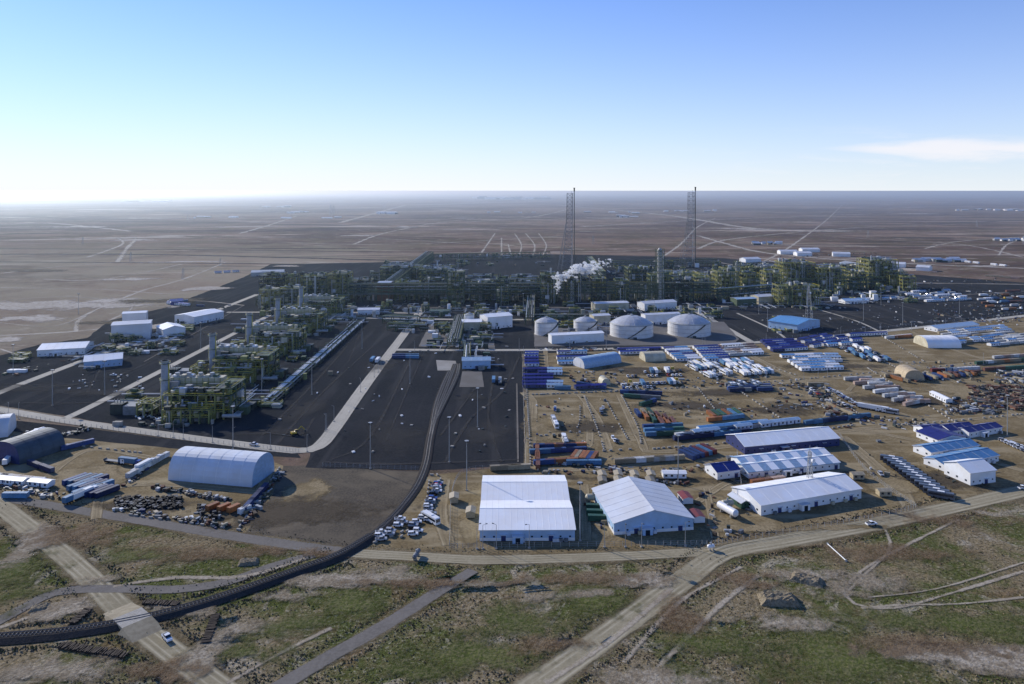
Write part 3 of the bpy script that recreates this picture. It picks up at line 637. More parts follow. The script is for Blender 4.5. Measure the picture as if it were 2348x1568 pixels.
def rack(p0,p1,w,h,levels=3,npipe=6,name='pipe_rack',step=9,world=False,pm=None):
    a=Vector(G(*p0)) if not world else Vector(p0); b=Vector(G(*p1)) if not world else Vector(p1)
    L=(b-a).length; ang=math.atan2((b-a).y,(b-a).x); mb=MB(); n=max(2,int(L/step))
    z0=h*0.45
    for i in range(n+1):
        x=L*i/n
        for y in (-w/2,w/2): mb.box(x-.35,y-.35,0.1,x+.35,y+.35,h,steelg)
        for k in range(levels):
            z=z0+(h-z0)*k/max(1,levels-1); mb.box(x-.25,-w/2+.35,z-.4,x+.25,w/2-.35,z,steelg)
        if i%3==0 and i<n:
            mb.bar((x,-w/2,0.2),(x+L/n,-w/2,h),0.25,steelg)
    for k in range(levels):
        z=z0+(h-z0)*k/max(1,levels-1)
        for y in (-w/2,w/2): mb.box(0,y-.15,z-.5,L,y+.15,z-.15,steelg)
        if k==levels-1:
            mb.box(0,-w/2-.1,z+.95,L,-w/2+.02,z+1.15,yell)
        for j in range(npipe):
            r=R.uniform(.25,.65); y=-w/2+w*(j+.5)/npipe
            xa=0 if R.random()<.7 else L*R.uniform(0,.4); xb=L if R.random()<.7 else L*R.uniform(.6,1)
            mb.cyl((xa,y,z+r),(xb,y,z+r),r,pm or R.choice([pipew,steelg,steeld,steelg,steelg,CM['c_grey']]),6)
    mb.obj(name,(a.x,a.y,0),ang)
rack((800,692),(1640,688),16,24,4,7); rack((590,700),(800,698),12,12,3,5); rack((1000,672),(1230,672),14,20,3,6); rack((1640,690),(1800,676),12,16,3,5)
rack((892,682),(985,600),16,22,3,6); rack((850,645),(1000,645),14,14,3,5); rack((1380,655),(1350,615),12,22,3,5); rack((1390,615),(1640,610),12,14,3,5)
rack((985,598),(1260,592),10,14,2,5); rack((1215,745),(1218,690),10,11,3,5); rack((1040,800),(1055,740),12,9,3,6); rack((880,740),(960,742),8,8,2,5); rack((890,756),(940,757),8,7,2,5); rack((1070,838),(1072,800),6,6,2,4)
rack((1230,690),(1500,690),9,26,2,4); rack((1800,668),(2080,660),12,18,3,5);rack((1220,735),(1370,735),6,7,2,4)
xa,ya=G(600,928); xb,yb=G(818,738)
mb=MB(); L=yb-ya
for j,(x,r,m,t0,t1) in enumerate([(0,.5,galv,0,1),(1.6,.6,white,0,.55),(3.4,.6,white,.05,.8),(5.6,.4,steelg,0,1),(6.8,.4,galv,0,1),(8.4,.55,white,.35,1),(9.6,.35,steeld,0,1)]):
    mb.cyl((x+(xb-xa)*t0,L*t0,2.0+r),(x+(xb-xa)*t1,L*t1,2.0+r),r,m,8)
n=int(L/10)
for i in range(n+1):
    t=i/n; xx=(xb-xa)*t; mb.box(xx-1,L*t-.4,0.1,xx+10.5,L*t+.4,2.0,steeld)
    if i%2==0: mb.box(xx-1,L*t-.5,2.0,xx-.6,L*t+.5,5.5,steelg); mb.box(xx+10.1,L*t-.5,2.0,xx+10.5,L*t+.5,5.5,steelg); mb.box(xx-.6,L*t-.5,4.9,xx+10.1,L*t+.5,5.4,steelg)
mb.obj('pipe_bundle',(xa,ya,0))

def power_train(X,Y):
    mb=MB()
    mb.cyl((0,0,0.1),(0,0,35),2.4,stackm,20); mb.cyl((0,0,0.1),(0,0,1.5),3.4,concm,16)
    for z in (8,15,22,29,34.6): mb.cyl((0,0,z),(0,0,z+.4),2.6,galv,20)
    for z in (22,33): 
        mb.cyl((0,0,z),(0,0,z+.2),3.6,steelg,16)
        for a in range(12):
            t=a*math.pi/6;t2=t+math.pi/6; mb.bar((3.5*math.cos(t),3.5*math.sin(t),z+1.2),(3.5*math.cos(t2),3.5*math.sin(t2),z+1.2),.12,yell)
    mb.box(2.45,-.4,1,2.85,.4,33,yell)
    mb.box(-6,6,9,37,13,22,cream); mb.box(-4,13.01,0.1,34,24,13,steelg)
    mb.box(2.0,2.5,8,8,5.99,20,galv)
    for i in range(11): mb.box(-5+i*4,5.7,8,-4.7+i*4,5.99,22,yg)
    for zz in (12,18): mb.box(-6,5.2,zz,37,5.69,zz+.25,yg); mb.box(-6,5.2,zz+1.1,37,5.3,zz+1.25,yell)
    for i in range(4): mb.cyl((4+i*8,10,22),(4+i*8,10,24.5),1.6,galv,10)
    for i in range(7): mb.box(-4+i*5.6,7.5,22.01,-1.2+i*5.6,12,23.2,R.choice([white,pipew,cream,steelg]))
    mb.box(37.1,3,3,40,12,16,steelg)
    process(mb,6,-16,40,19,16,lv=3,dens=1.5,steel=yg)
    process(mb,10,-25,30,8,9,lv=2,dens=1.2,steel=yg)
    process(mb,40,-14,10,26,20,lv=4,dens=1.2,steel=steelg)
    process(mb,-4,14,38,10,17,lv=3,dens=1.0,steel=steelg)
    for i in range(6):
        for j in range(2):
            x=12+i*5.6;y=-12+j*7; mb.cyl((x,y,16.6),(x,y,18.2),2.3,R.choice([steeld,steelg,steeld,cream]),12)
    process(mb,-14,-10,10,14,9,lv=2,dens=1,steel=yg)
    mb.box(-34,-6,0.1,-26,2,7,steeld); mb.box(-25,-7,0.1,-16,3,6,CM['c_grey']); mb.box(-36,3.01,0.1,-18,10,4.5,steeld)
    for i in range(4): mb.cyl((-33+i*2,-2,7),(-33+i*2,-2,9.5),.3,concm,6)
    for i in range(7): mb.box(-34.2,-5.5+i*1,1,-34,-5.0+i*1,6,galv)
    mb.cyl((46,-18,3),(58,-18,3),1.2,galv,8); mb.box(52,-6,0.1,58,0,5,steelg); mb.box(52,4,0.1,58,12,4,steeld)
    for i in range(4): mb.cyl((51.5+i*1.2,16,2.5),(51.5+i*1.2,-18,2.5),.3,R.choice([pipew,galv]),8)
    for _ in range(22):
        x=R.uniform(-20,52);y=R.uniform(-34,-26); mb.box(x,y,0.1,x+R.uniform(1,5),y+R.uniform(1,3),R.uniform(.5,3),R.choice([steeld,steelg,galv,concm]))
    mb.obj('gas_turbine_train',(X,Y,0))
for X,Y in [(-235,502),(-242,599),(-247,697),(-251,795),(-254,893)]: power_train(X,Y)

def column(x,yb,yt,r,name='distillation_column'):
    X,Y=G(x,yb); h=(yb-yt)*Y/F; mb=MB()
    mb.cyl((0,0,0.1),(0,0,h-4),r,galv,16); mb.cyl((0,0,h-4),(0,0,h-1.5),r,galv,16,r1=r*.4)
    z=8
    while z<h-3:
        mb.cyl((0,0,z),(0,0,z+.3),r+1.6,steelg,12)
        for a in range(10):
            t=a*math.pi/5;t2=t+math.pi/5;q=r+1.5; mb.bar((q*math.cos(t),q*math.sin(t),z+1.3),(q*math.cos(t2),q*math.sin(t2),z+1.3),.15,yell)
        z+=7.5
    for sx in (-1,1):
        for sy in (-1,1): mb.box(sx*(r+2)-.3,sy*(r+2)-.3,0,sx*(r+2)+.3,sy*(r+2)+.3,h*.97,steelg)
    for i in range(int(h/8)):
        for sx in (-1,1): mb.bar((sx*(r+2),-(r+2),i*8),(-sx*(r+2),-(r+2),i*8+8),.3,steelg)
        mb.box(-(r+2),-(r+2.2),i*8,(r+2),-(r+1.8),i*8+.5,steelg)
    mb.cyl((r+.8,-r,0.1),(r+.8,-r,h-5),.5,pipew,6)
    mb.obj(name,(X,Y,0))
column(1513,690,566,3.2); column(1690,672,596,2.2); column(1033,692,618,1.8); column(1100,690,640,2); column(1310,692,640,1.6); column(1560,680,625,1.8); column(1425,690,640,1.6); column(1905,660,602,2); column(1480,690,650,2.2); column(2010,660,598,1.8); column(1840,664,600,1.6)
def flare(x,yb,yt,name='flare_tower'):
    X,Y=G(x,yb); h=(yb-yt)*Y/F; mb=MB(); n=18
    gm=paint('flare_steel',(0.24,0.25,0.26),.6)
    def leg(k,i):
        t=k/n; w=6.4-1.2*t+4*(1-t)**3; ox=-2-(1-t)**2*6
        sx,sy=((-1,-1),(1,-1),(1,1),(-1,1))[i]
        return (ox+sx*w,sy*w,h*0.95*t)
    for k in range(n):
        for i in range(4):
            mb.bar(leg(k,i),leg(k+1,i),.5,gm)
            mb.bar(leg(k,i),leg(k+1,(i+1)%4),.24,gm)
            if i in (0,2): mb.bar(leg(k,(i+1)%4),leg(k+1,i),.24,gm)
            mb.bar(leg(k+1,i),leg(k+1,(i+1)%4),.34,gm)
    for sy in (-1,1):
        mb.bar((-25,sy*9,0),(-8,sy*4,h*.62),.42,gm)
        for k in range(8):
            t=k/8; q=(-25+17*t,sy*(9-5*t),h*.62*t); l=leg(int(n*.62*t/.95),0 if sy<0 else 3); mb.bar(q,l,.2,gm)
    mb.cyl((6.4,0,0.1),(6.4,0,h),.7,steeld,10); mb.cyl((6.4,0,h-4),(6.4,0,h+1.5),1.3,steeld,10); mb.cyl((6.4,0,h+1.5),(6.4,0,h+3),1.3,steeld,10,r1=2.2)
    mb.cyl((1.0,0,0.1),(1.0,0,h-3),.25,pipew,8)
    for t in (0.25,0.5,0.75,0.95):
        z=h*t; mb.box(-6,-4,z,6,4,z+.25,gm)
    mb.obj(name,(X,Y,0))
flare(1309,618,434); flare(1587,612,432)
def lattice(x,yb,yt,wb=2.5,name='communications_mast'):
    X,Y=G(x,yb); h=(yb-yt)*Y/F; mb=MB(); n=max(5,int(h/4))
    def leg(k,i):
        t=k/n; w=wb*(1-t)+.5; sx,sy=((-1,-1),(1,-1),(1,1),(-1,1))[i]; return (sx*w,sy*w,h*t)
    for k in range(n):
        for i in range(4):
            mb.bar(leg(k,i),leg(k+1,i),.24,galv); mb.bar(leg(k,i),leg(k+1,(i+1)%4),.14,galv); mb.bar(leg(k+1,i),leg(k+1,(i+1)%4),.14,galv)
    mb.cyl((0,0,h),(0,0,h+3),.12,galv,6); mb.cyl((.8,-1.2,h*.8),(1.2,-2,h*.8),1.1,white,10)
    mb.obj(name,(X,Y,0))
lattice(1855,735,655,3.0); lattice(1857,1128,1035,0.9)
def pylon(x,yb,yt):
    X,Y=G(x,yb); h=(yb-yt)*Y/F; mb=MB()
    for sx in (-1,1):
        for sy in (-1,1): mb.bar((sx*h*.12,sy*h*.12,0),(sx*h*.02,sy*h*.02,h),h*.012,galv)
    for k in range(6):
        z=h*k/6; w=h*(.12-.1*k/6); mb.bar((-w,-w,z),(w,-w,z+h/6),h*.008,galv); mb.bar((w,-w,z),(-w,-w,z+h/6),h*.008,galv)
    for z,w in ((.7,.18),(.82,.15),(.94,.12)): mb.bar((-h*w,0,h*z),(h*w,0,h*z),h*.012,galv)
    mb.obj('power_pylon',(X,Y,0))
for x,yb,yt in [(758,495,470),(765,492,471),(597,480,470),(1360,560,540),(2240,520,505),(430,505,493),(190,560,543),(300,600,578),(420,640,615),(505,610,592),(2348,560,540),(1990,545,528),(880,480,469)]: pylon(x,yb,yt)

def cluster(x0,y0,x1,y1,n,hmax=8,name='process_equipment'):
    mb=MB(); mats=[pipew,galv,steelg,steeld,cream,steeld,steelg,CM['c_grey'],yg,CM['c_tan'],steelg,white]
    for _ in range(n):
        X,Y=G(R.uniform(x0,x1),R.uniform(y0,y1)); m=R.choice(mats); t=R.random(); hh=R.uniform(1.5,hmax)
        if t<.3: mb.obox(X,Y,0,R.uniform(2,9),R.uniform(2,6),0.1,hh*.7,m)
        elif t<.45: mb.cyl((X,Y,0.1),(X,Y,hh),R.uniform(.8,2.4),m,10)
        elif t<.6:
            l=R.uniform(4,10);r=R.uniform(.8,1.6); mb.cyl((X-l/2,Y,r+1),(X+l/2,Y,r+1),r,m,8); mb.box(X-l/3,Y-.8,0.1,X-l/3+.5,Y+.8,r+.4,concm); mb.box(X+l/3,Y-.8,0.1,X+l/3+.5,Y+.8,r+.4,concm)
        elif t<.85:
            l=R.uniform(10,40); z=R.uniform(.8,5)
            for q in range(3):
                if R.random()<.5: mb.cyl((X-l/2,Y+q,z),(X+l/2,Y+q,z),.3,R.choice([pipew,galv]),5)
                else: mb.cyl((X+q,Y-l/2,z),(X+q,Y+l/2,z),.3,R.choice([pipew,galv]),5)
            mb.box(X-.2,Y-.2,0.1,X+.2,Y+.2,z,steelg)
        else:
            process(mb,X,Y,R.uniform(6,14),8,hh,lv=2,dens=.8)
    mb.obj(name)
cluster(835,705,1215,730,90,9); cluster(985,742,1130,800,80,8); cluster(1230,700,1640,735,110,9); cluster(600,700,820,730,60,9); cluster(880,600,1080,650,90,12)
cluster(1390,610,1650,650,80,14); cluster(900,735,975,765,26,5); cluster(1235,740,1400,765,30,6); cluster(1650,690,1900,710,40,6); cluster(1770,735,1830,765,14,5); cluster(1800,640,2090,700,110,14)
cluster(290,770,400,815,50,5,'substation_equipment'); cluster(400,735,440,760,14,5,'substation_equipment'); cluster(250,760,300,785,14,8,'substation_equipment'); cluster(1080,810,1130,850,14,5); cluster(1000,650,1640,690,150,16)
cluster(900,600,1270,612,20,6); cluster(150,800,290,860,14,4); cluster(280,905,350,945,8,5); cluster(520,900,620,935,14,3); cluster(1000,588,1250,592,40,10,'pipe_manifold')
cluster(1060,650,1250,690,50,14); cluster(1640,640,1800,690,50,14); cluster(1700,600,1800,640,14,8); cluster(0,820,60,860,10,4); cluster(640,720,830,745,30,5); cluster(520,730,780,880,24,5); cluster(800,640,1030,690,60,14)

# ------------------------------------------------------------------ vehicles & containers prototypes
def container_mesh(mat,L=12.2,h=2.6,k='container'):
    mb=MB(); w=2.44
    mb.box(-L/2+.08,-w/2+.08,0.15,L/2-.08,w/2-.08,h,mat)
    for sx in (-1,1):
        for sy in (-1,1): mb.box(sx*L/2-(.16 if sx>0 else 0),sy*w/2-(.16 if sy>0 else 0),0,sx*L/2+(.16 if sx<0 else 0),sy*w/2+(.16 if sy<0 else 0),h+.06,mat)
    n=int(L/0.8)
    for i in range(n):
        x=-L/2+.5+i*(L-1)/n
        mb.box(x,-w/2,.3,x+.35,-w/2+.08,h-.15,mat); mb.box(x,w/2-.08,.3,x+.35,w/2,h-.15,mat); mb.box(x,-w/2+.2,h,x+.3,w/2-.2,h+.04,mat)
    for y in (-.6,-.2,.2,.6): mb.box(L/2-.08,y-.04,.3,L/2,y+.04,h-.1,galv)
    return mb.mesh(k)
CONT={k:container_mesh(m) for k,m in CM.items()}
CONT6={k:container_mesh(m,6.1) for k,m in CM.items()}
def cabin_mesh(roof,wall=white,L=12,w=4.8):
    mb=MB(); mb.box(-L/2,-w/2,.3,L/2,w/2,2.8,wall); h=2.8;o=.35
    for ya,yb,za,zb in ((-w/2-o,0,h,h+.8),(0,w/2+o,h+.8,h)):
        mb.face([(-L/2-o,ya,za),(L/2+o,ya,za),(L/2+o,yb,zb),(-L/2-o,yb,zb)],roof)
    for x in (-L/2,L/2): mb.face([(x,-w/2,h),(x,w/2,h),(x,0,h+.75)],wall)
    for i in range(4):
        x=-L/2+1.5+i*3
        if x>L/2-.6: break
        if i==2: mb.box(x-.45,-w/2-.05,.3,x+.45,-w/2,2.3,navyw)
        else: mb.box(x-.6,-w/2-.05,1.2,x+.6,-w/2,2.2,glass)
        mb.box(x-.6,w/2,1.2,x+.6,w/2+.05,2.2,glass)
    for x in (-L/2+1,L/2-1): mb.box(x-.3,-w/2+.2,0,x+.3,w/2-.2,.3,concm)
    return mb.mesh('cabin')
CAB={'blue':cabin_mesh(bluer),'indigo':cabin_mesh(indigo,navyw),'lblue':cabin_mesh(lblue),'pblue':cabin_mesh(pblue),'white':cabin_mesh(roofw),'red':cabin_mesh(CM['c_red'],L=8,w=5),'tan':cabin_mesh(CM['c_tan'],CM['c_tan'],L=6,w=4)}
def wheel(mb,x,y,r=.36,w=.25): mb.cyl((x,y-w/2,r),(x,y+w/2,r),r,tyre,10)
def prism(mb,prof,y0,y1,mat,inset=0):
    n=len(prof); a=[(x,y0,z) for x,z in prof]; b=[(x,y1,z) for x,z in prof]
    mb.face(a,mat); mb.face(b[::-1],mat)
    for i in range(n):
        j=(i+1)%n; mb.face([a[j],a[i],b[i],b[j]],mat)
def car_mesh(mat,kind='suv'):
    mb=MB(); w=.92
    if kind=='suv':
        prism(mb,[(-2.3,.35),(2.3,.35),(2.35,.75),(2.2,1.0),(1.1,1.1),(-2.2,1.1),(-2.35,.8)],-w,w,mat)
        prism(mb,[(1.1,1.1),(.45,1.65),(-2.0,1.68),(-2.25,1.1)],-w+.08,w-.08,glass)
        prism(mb,[(.42,1.66),(-1.98,1.69),(-1.9,1.76),(.3,1.75)],-w+.1,w-.1,mat)
        for x in (.35,-.7,-1.9): mb.box(x-.06,-w+.06,1.1,x+.06,-w+.1,1.68,mat); mb.box(x-.06,w-.1,1.1,x+.06,w-.06,1.68,mat)
    else:
        prism(mb,[(-2.6,.45),(2.5,.45),(2.55,.8),(2.4,1.05),(1.4,1.12),(-2.6,1.12)],-w,w,mat)
        prism(mb,[(1.35,1.12),(.7,1.72),(-.75,1.74),(-.95,1.12)],-w+.08,w-.08,glass)
        prism(mb,[(.68,1.73),(-.74,1.75),(-.7,1.82),(.6,1.8)],-w+.1,w-.1,mat)
        mb.box(-2.45,-w+.15,1.122,-1.1,w-.15,1.13,dark)
    for x in (-1.45,1.45):
        for y in (-w+.1,w-.1): wheel(mb,x,y)
    mb.box(2.3,-.8,.5,2.42,.8,.7,dark); mb.box(2.25,-.85,.78,2.37,-.5,.92,white); mb.box(2.25,.5,.78,2.37,.85,.92,white)
    return mb.mesh('car')
CARS=[car_mesh(VM[c],k) for c in ('car_white','car_white','car_silver','car_black','car_white','car_white','car_silver') for k in ('suv','pick')]+[car_mesh(VM['car_blue']),car_mesh(VM['car_red'],'pick')]
CARW=car_mesh(VM['car_white'],'pick')
def bus_mesh(mat,L=11.5):
    mb=MB(); w=1.27
    prism(mb,[(-L/2,.4),(L/2,.4),(L/2+.05,1.4),(L/2-.25,3.0),(L/2-.5,3.2),(-L/2+.2,3.2),(-L/2,2.9)],-w,w,mat)
    mb.box(-L/2+.4,-w-.02,1.5,L/2-.6,-w,2.5,glass); mb.box(-L/2+.4,w,1.5,L/2-.6,w+.02,2.5,glass)
    mb.face([(L/2+.07,-1.1,1.45),(L/2+.07,1.1,1.45),(L/2-.2,1.1,2.8),(L/2-.2,-1.1,2.8)],glass)
    mb.box(-1.5,-.8,3.21,1.5,.8,3.45,white)
    for x in (-L/2+2.6,L/2-2.4):
        for y in (-w+.12,w-.12): wheel(mb,x,y,.5,.35)
    return mb.mesh('bus')
BUSES=[bus_mesh(VM[c]) for c in ('car_white','car_white','car_silver')]; BUSD=bus_mesh(paint('bus_dark',(0.10,0.12,0.15),0.35)) 
def truck_mesh(cab,load,flat=False):
    mb=MB()
    mb.box(-7.5,-1.1,.8,5.5,1.1,1.15,dark)
    prism(mb,[(3.7,.6),(6.2,.6),(6.25,1.7),(5.9,3.0),(3.8,3.1)],-1.22,1.22,cab)
    mb.box(5.0,-1.24,1.8,5.7,1.24,2.6,glass); mb.face([(6.27,-1,1.75),(6.27,1,1.75),(5.95,1,2.85),(5.95,-1,2.85)],glass)
    if not flat: mb.box(-7.6,-1.25,1.16,3.3,1.25,3.7,load)
    else: mb.box(-7.6,-1.25,1.16,3.3,1.25,1.3,load); mb.box(-7.6,-1.25,1.3,-7.5,1.25,2.0,load)
    for x in (-6.5,-5.2,-3.9,2.6,5.2):
        for y in (-1.05,1.05): wheel(mb,x,y,.5,.35)
    return mb.mesh('truck')
TRUCKS=[truck_mesh(VM['car_white'],white),truck_mesh(VM['car_blue'],CM['c_lblue']),truck_mesh(VM['car_white'],CM['c_grey'],True),truck_mesh(VM['car_yellow'],CM['c_tan'],True),truck_mesh(VM['car_white'],white)]
def excavator_mesh():
    mb=MB(); o=VM['car_yellow']
    for y in (-1.2,1.2): prism(mb,[(-2,.1),(2,.1),(2.4,.5),(2,.95),(-2,.95),(-2.4,.5)],y-.3,y+.3,tyre)
    mb.box(-2,-1.3,1.1,1.2,1.3,2.2,o); mb.box(.0,-1.25,2.2,1.6,-.1,3.3,glass); mb.box(-.05,-1.3,3.3,1.65,-.05,3.4,o)
    mb.bar((1.2,.3,1.8),(4.4,.3,4.6),.5,o); mb.bar((4.4,.3,4.6),(6.6,.3,2.0),.4,o); mb.box(6.2,-.3,.6,7.2,.9,2.0,dark)
    return mb.mesh('excavator')
OZ=0.22
def put(kind,X,Y,a):
    j=R.gauss(0,0.02)
    if kind=='car': inst('parked_car',R.choice(CARS),(X,Y,OZ),a+j)
    elif kind=='bus': inst('parked_bus',R.choice(BUSES),(X,Y,OZ),a+j)
    elif kind=='busd': inst('parked_bus',BUSD,(X,Y,OZ),a+j)
    elif kind=='truck': inst('parked_truck',R.choice(TRUCKS),(X,Y,OZ),a+j)
    elif kind.startswith('cab_'): inst('site_cabin',CAB[kind[4:]],(X,Y,OZ),a+j)
    elif kind.startswith('6'): inst('shipping_container',CONT6[kind[1:]],(X,Y,OZ),a+j)
    else: inst('shipping_container',CONT[kind],(X,Y,OZ),a+j)
def row(kinds,p0,p1,n,ang=None,skip=0.0,jit=0.3,add=0):
    a=Vector(G(*p0));b=Vector(G(*p1)); d=b-a
    base=math.atan2(d.y,d.x)
    an=(base if ang is None else (base+math.radians(ang)))
    for i in range(n):
        if R.random()<skip: continue
        t=i/(n-1) if n>1 else 0
        q=a+d*t; put(R.choice(kinds),q.x+R.uniform(-jit,jit),q.y+R.uniform(-jit,jit),an+add)
for y in (813,819,826,833,840): row(['cab_indigo','cab_blue'],(1219,y),(1219,y),1)
for y in (852,859,866,874,882,889): row(['cab_indigo'],(1216,y),(1250,y-0.5),2,skip=.05); row(['cab_indigo','cab_pblue'],(1272,y),(1272,y),1,skip=.3)
row(['cab_blue','cab_lblue'],(1292,812),(1330,811),3); row(['cab_blue'],(1292,824),(1330,823),3); row(['cab_lblue','cab_blue'],(1295,835),(1325,834),2)
row(['cab_blue','cab_indigo'],(1430,806),(1500,804),5); row(['cab_blue'],(1435,812),(1465,811),2)
for k in range(6): row(['cab_blue','cab_lblue','cab_white'],(1534+k*6,803+k*5),(1560+k*6,802+k*5),2)
for k in range(6): row(['cab_blue','cab_lblue','cab_blue'],(1604+k*5,800+k*5.5),(1632+k*5,799+k*5.5),2)
for k in range(5): row(['cab_white','c_white','c_pink'],(1650+k*5,797+k*5),(1715+k*5,793+k*5),5,skip=.1)
for k in range(5): row(['cab_indigo','cab_indigo','cab_blue'],(1758+k*6,786+k*5.0),(1805+k*8,784+k*4.6),3)
for k in range(4): row(['cab_blue','cab_indigo'],(1840+k*10,781+k*5),(1885+k*10,773+k*5),3)
for k in range(4): row(['cab_blue','c_blue','cab_lblue'],(1895+k*4,776+k*6),(1955+k*4,771+k*6),3,skip=.15)
for k in range(6): row(['cab_pblue','cab_lblue','cab_white'],(1805+k*9,820+k*6),(1870+k*9,818+k*6),4,skip=.1)
for k in range(5): row(['c_white','cab_pblue'],(1880+k*5,818+k*6),(1905+k*5,818+k*6),2,skip=.15)
row(['cab_blue'],(1965,770),(2020,768),4); row(['c_white','c_blue'],(2040,776),(2080,772),3); row(['c_orange','c_tan','c_white'],(2045,776),(2078,774),3)
for k in range(6): row(['cab_lblue','cab_pblue','c_white','c_tan'],(2160+k*8,765+k*4.5),(2290+k*8,752+k*4.5),8,skip=.12)
for k in range(4): row(['cab_lblue','c_white','c_white'],(2255+k*8,778+k*5),(2345+k*8,770+k*5),5,skip=.15)
row(['c_white','c_tan','c_orange','c_green'],(2250,835),(2345,828),6); row(['c_white','c_pink'],(2290,822),(2348,818),4); row(['c_green','c_rust'],(2270,850),(2340,845),4)
for k in range(4): row(['car','truck','bus'],(1575+k*16,840+k*8),(1628+k*14,832+k*8),6,ang=70)
for k in range(4): row(['bus','truck','truck'],(1655+k*16,835+k*8),(1712+k*18,830+k*8),9,ang=75,skip=.1)
row(['car','car','truck'],(1428,884),(1560,878),22,ang=80,skip=.1); row(['car'],(1430,892),(1500,889),10,ang=80,skip=.2); row(['car','truck'],(1470,855),(1560,852),12,ang=80,skip=.2)
row(['car'],(1440,865),(1560,862),14,ang=85,skip=.3)
for k in range(5): row(['car','car','truck'],(1922+k*18,800+k*7),(1978+k*16,797+k*7.2),11,ang=70,skip=.06)
for k in range(3): row(['car'],(1905+k*20,895+k*12),(1925+k*20,905+k*12),5,ang=60)
for k in range(3): row(['car','car','busd'],(1665+k*6,884+k*4),(1740+k*4,882+k*3),13,ang=85)
for k in range(4): row(['c_blue','c_navy','c_grey'],(1680+k*3,886+k*4),(1745+k*3,884+k*4),5,skip=.2)
for k in range(7): row(['c_white','c_white','c_pink'],(1952+k*22,872+k*9.5),(1982+k*20,871+k*9.0),3,ang=0)
for k in range(7): row(['c_white','c_pink'],(1990+k*18,876+k*8),(2010+k*17,876+k*8),2,skip=.1)
row(['c_rust','c_tan','c_white','c_orange'],(2035,864),(2070,874),4); row(['c_rust','c_orange','c_tan','c_blue'],(2125,868),(2225,858),9,ang=75); row(['c_rust','c_orange'],(2190,860),(2232,857),4); row(['c_lblue','c_white','c_red'],(2150,852),(2230,848),6)
row(['bus','truck'],(1995,940),(2040,948),4); row(['c_orange','c_tan'],(1910,935),(1945,950),4); row(['car'],(1860,895),(1875,905),3); row(['c_tan'],(1870,885),(1870,885),1); row(['c_white','cab_white'],(2150,913),(2165,920),2)
row(['c_blue','c_navy','c_grey'],(1440,903),(1500,905),4); row(['c_navy','c_green','c_grey'],(1450,912),(1495,915),3); row(['c_green','c_blue'],(1480,928),(1490,925),2)
for k in range(4): row(['c_orange','c_green','c_blue','c_rust','c_tan'],(1462+k*18,952+k*7),(1490+k*18,950+k*7),3,ang=80)
for k in range(3): row(['c_blue','c_lblue','c_green'],(1495+k*4,982+k*9),(1545+k*2,980+k*9),3)
row(['c_lblue','c_blue','c_orange','c_green'],(1632,955),(1690,950),6,ang=85); row(['c_lblue','c_orange'],(1640,965),(1688,960),4)
row(['c_blue','c_lblue','c_navy','c_white','cab_pblue'],(1568,1001),(1812,971),14,jit=.1); row(['c_navy','c_lblue'],(1565,1008),(1700,994),7,jit=.1); row(['c_blue','c_lblue','c_navy'],(1862,972),(1978,958),7,jit=.1); row(['cab_pblue','cab_lblue'],(1620,988),(1740,976),6)
row(['c_orange'],(1232,1035),(1232,1055),2,ang=0); row(['c_orange','c_rust'],(1233,1068),(1233,1050),2); row(['c_orange','c_blue'],(1246,1028),(1322,1026),4); row(['c_blue','c_lblue'],(1238,1040),(1322,1036),4)
row(['c_blue','c_orange','c_lblue'],(1248,1065),(1300,1062),3); row(['c_orange','c_tan','c_orange','c_blue'],(1318,1050),(1362,1054),6,ang=85); row(['c_lblue'],(1325,1066),(1355,1066),2)
row(['c_white','c_tan'],(1432,1062),(1545,1055),6); row(['c_blue','c_red','c_lblue'],(1575,1048),(1625,1035),6,ang=85); row(['c_blue','c_lblue'],(1290,893),(1300,893),1)
row(['bus','truck'],(1270,968),(1275,978),2); row(['car'],(1274,938),(1274,942),2,jit=1); row(['car'],(1380,938),(1380,950),4,jit=1); row(['bus'],(1294,1012),(1296,1018),2); row(['car'],(1408,1008),(1412,1016),3,jit=1)
row(['c_white','c_orange','c_blue'],(1340,885),(1372,890),3); row(['cab_indigo'],(1335,892),(1370,890),2); row(['c_tan'],(2045,865),(2045,865),1)
row(['car'],(2300,1012),(2348,1035),8,ang=60); row(['car'],(2318,1018),(2348,1030),6,ang=60); row(['car'],(1935,930),(1945,935),2)
for x in (1380,1417,1454,1492): row(['cab_tan'],(x,1112),(x+1,1112),1,ang=90); row(['cab_tan'],(x,1098),(x+1,1098),1,ang=90)
row(['cab_red'],(1572,1150),(1574,1150),1,ang=95); row(['cab_red'],(1598,1192),(1600,1192),1,ang=95); row(['c_orange','c_pink'],(1745,1110),(1775,1106),2); row(['c_tan'],(1150,1078),(1190,1076),3); row(['c_green'],(1375,1170),(1378,1195),3,ang=90)
row(['cab_tan'],(1966,1098),(1968,1098),1); row(['cab_white'],(1545,1095),(1550,1095),1); row(['car'],(2020,1090),(2022,1092),1); row(['cab_tan'],(1042,1150),(1043,1150),1,ang=90); row(['cab_tan'],(1080,1183),(1081,1183),1,ang=90); row(['cab_tan'],(2025,1137),(2026,1137),1)
row(['busd'],(2045,1060),(2158,1143),13,ang=62,jit=.15)
for k,(x,y,n) in enumerate([(1003,1122,3),(998,1135,2),(985,1158,3),(982,1170,2),(985,1195,3),(970,1190,2),(915,1208,3),(950,1215,3),(952,1228,2),(872,1240,3),(890,1228,2),(1000,1118,2)]):
    for i in range(n): X,Y=G(x,y); put('car',X+R.uniform(-1,1),Y+i*3.2,math.radians(R.uniform(-12,8)))
X,Y=G(988,1196); put('bus',X,Y,math.radians(-50))
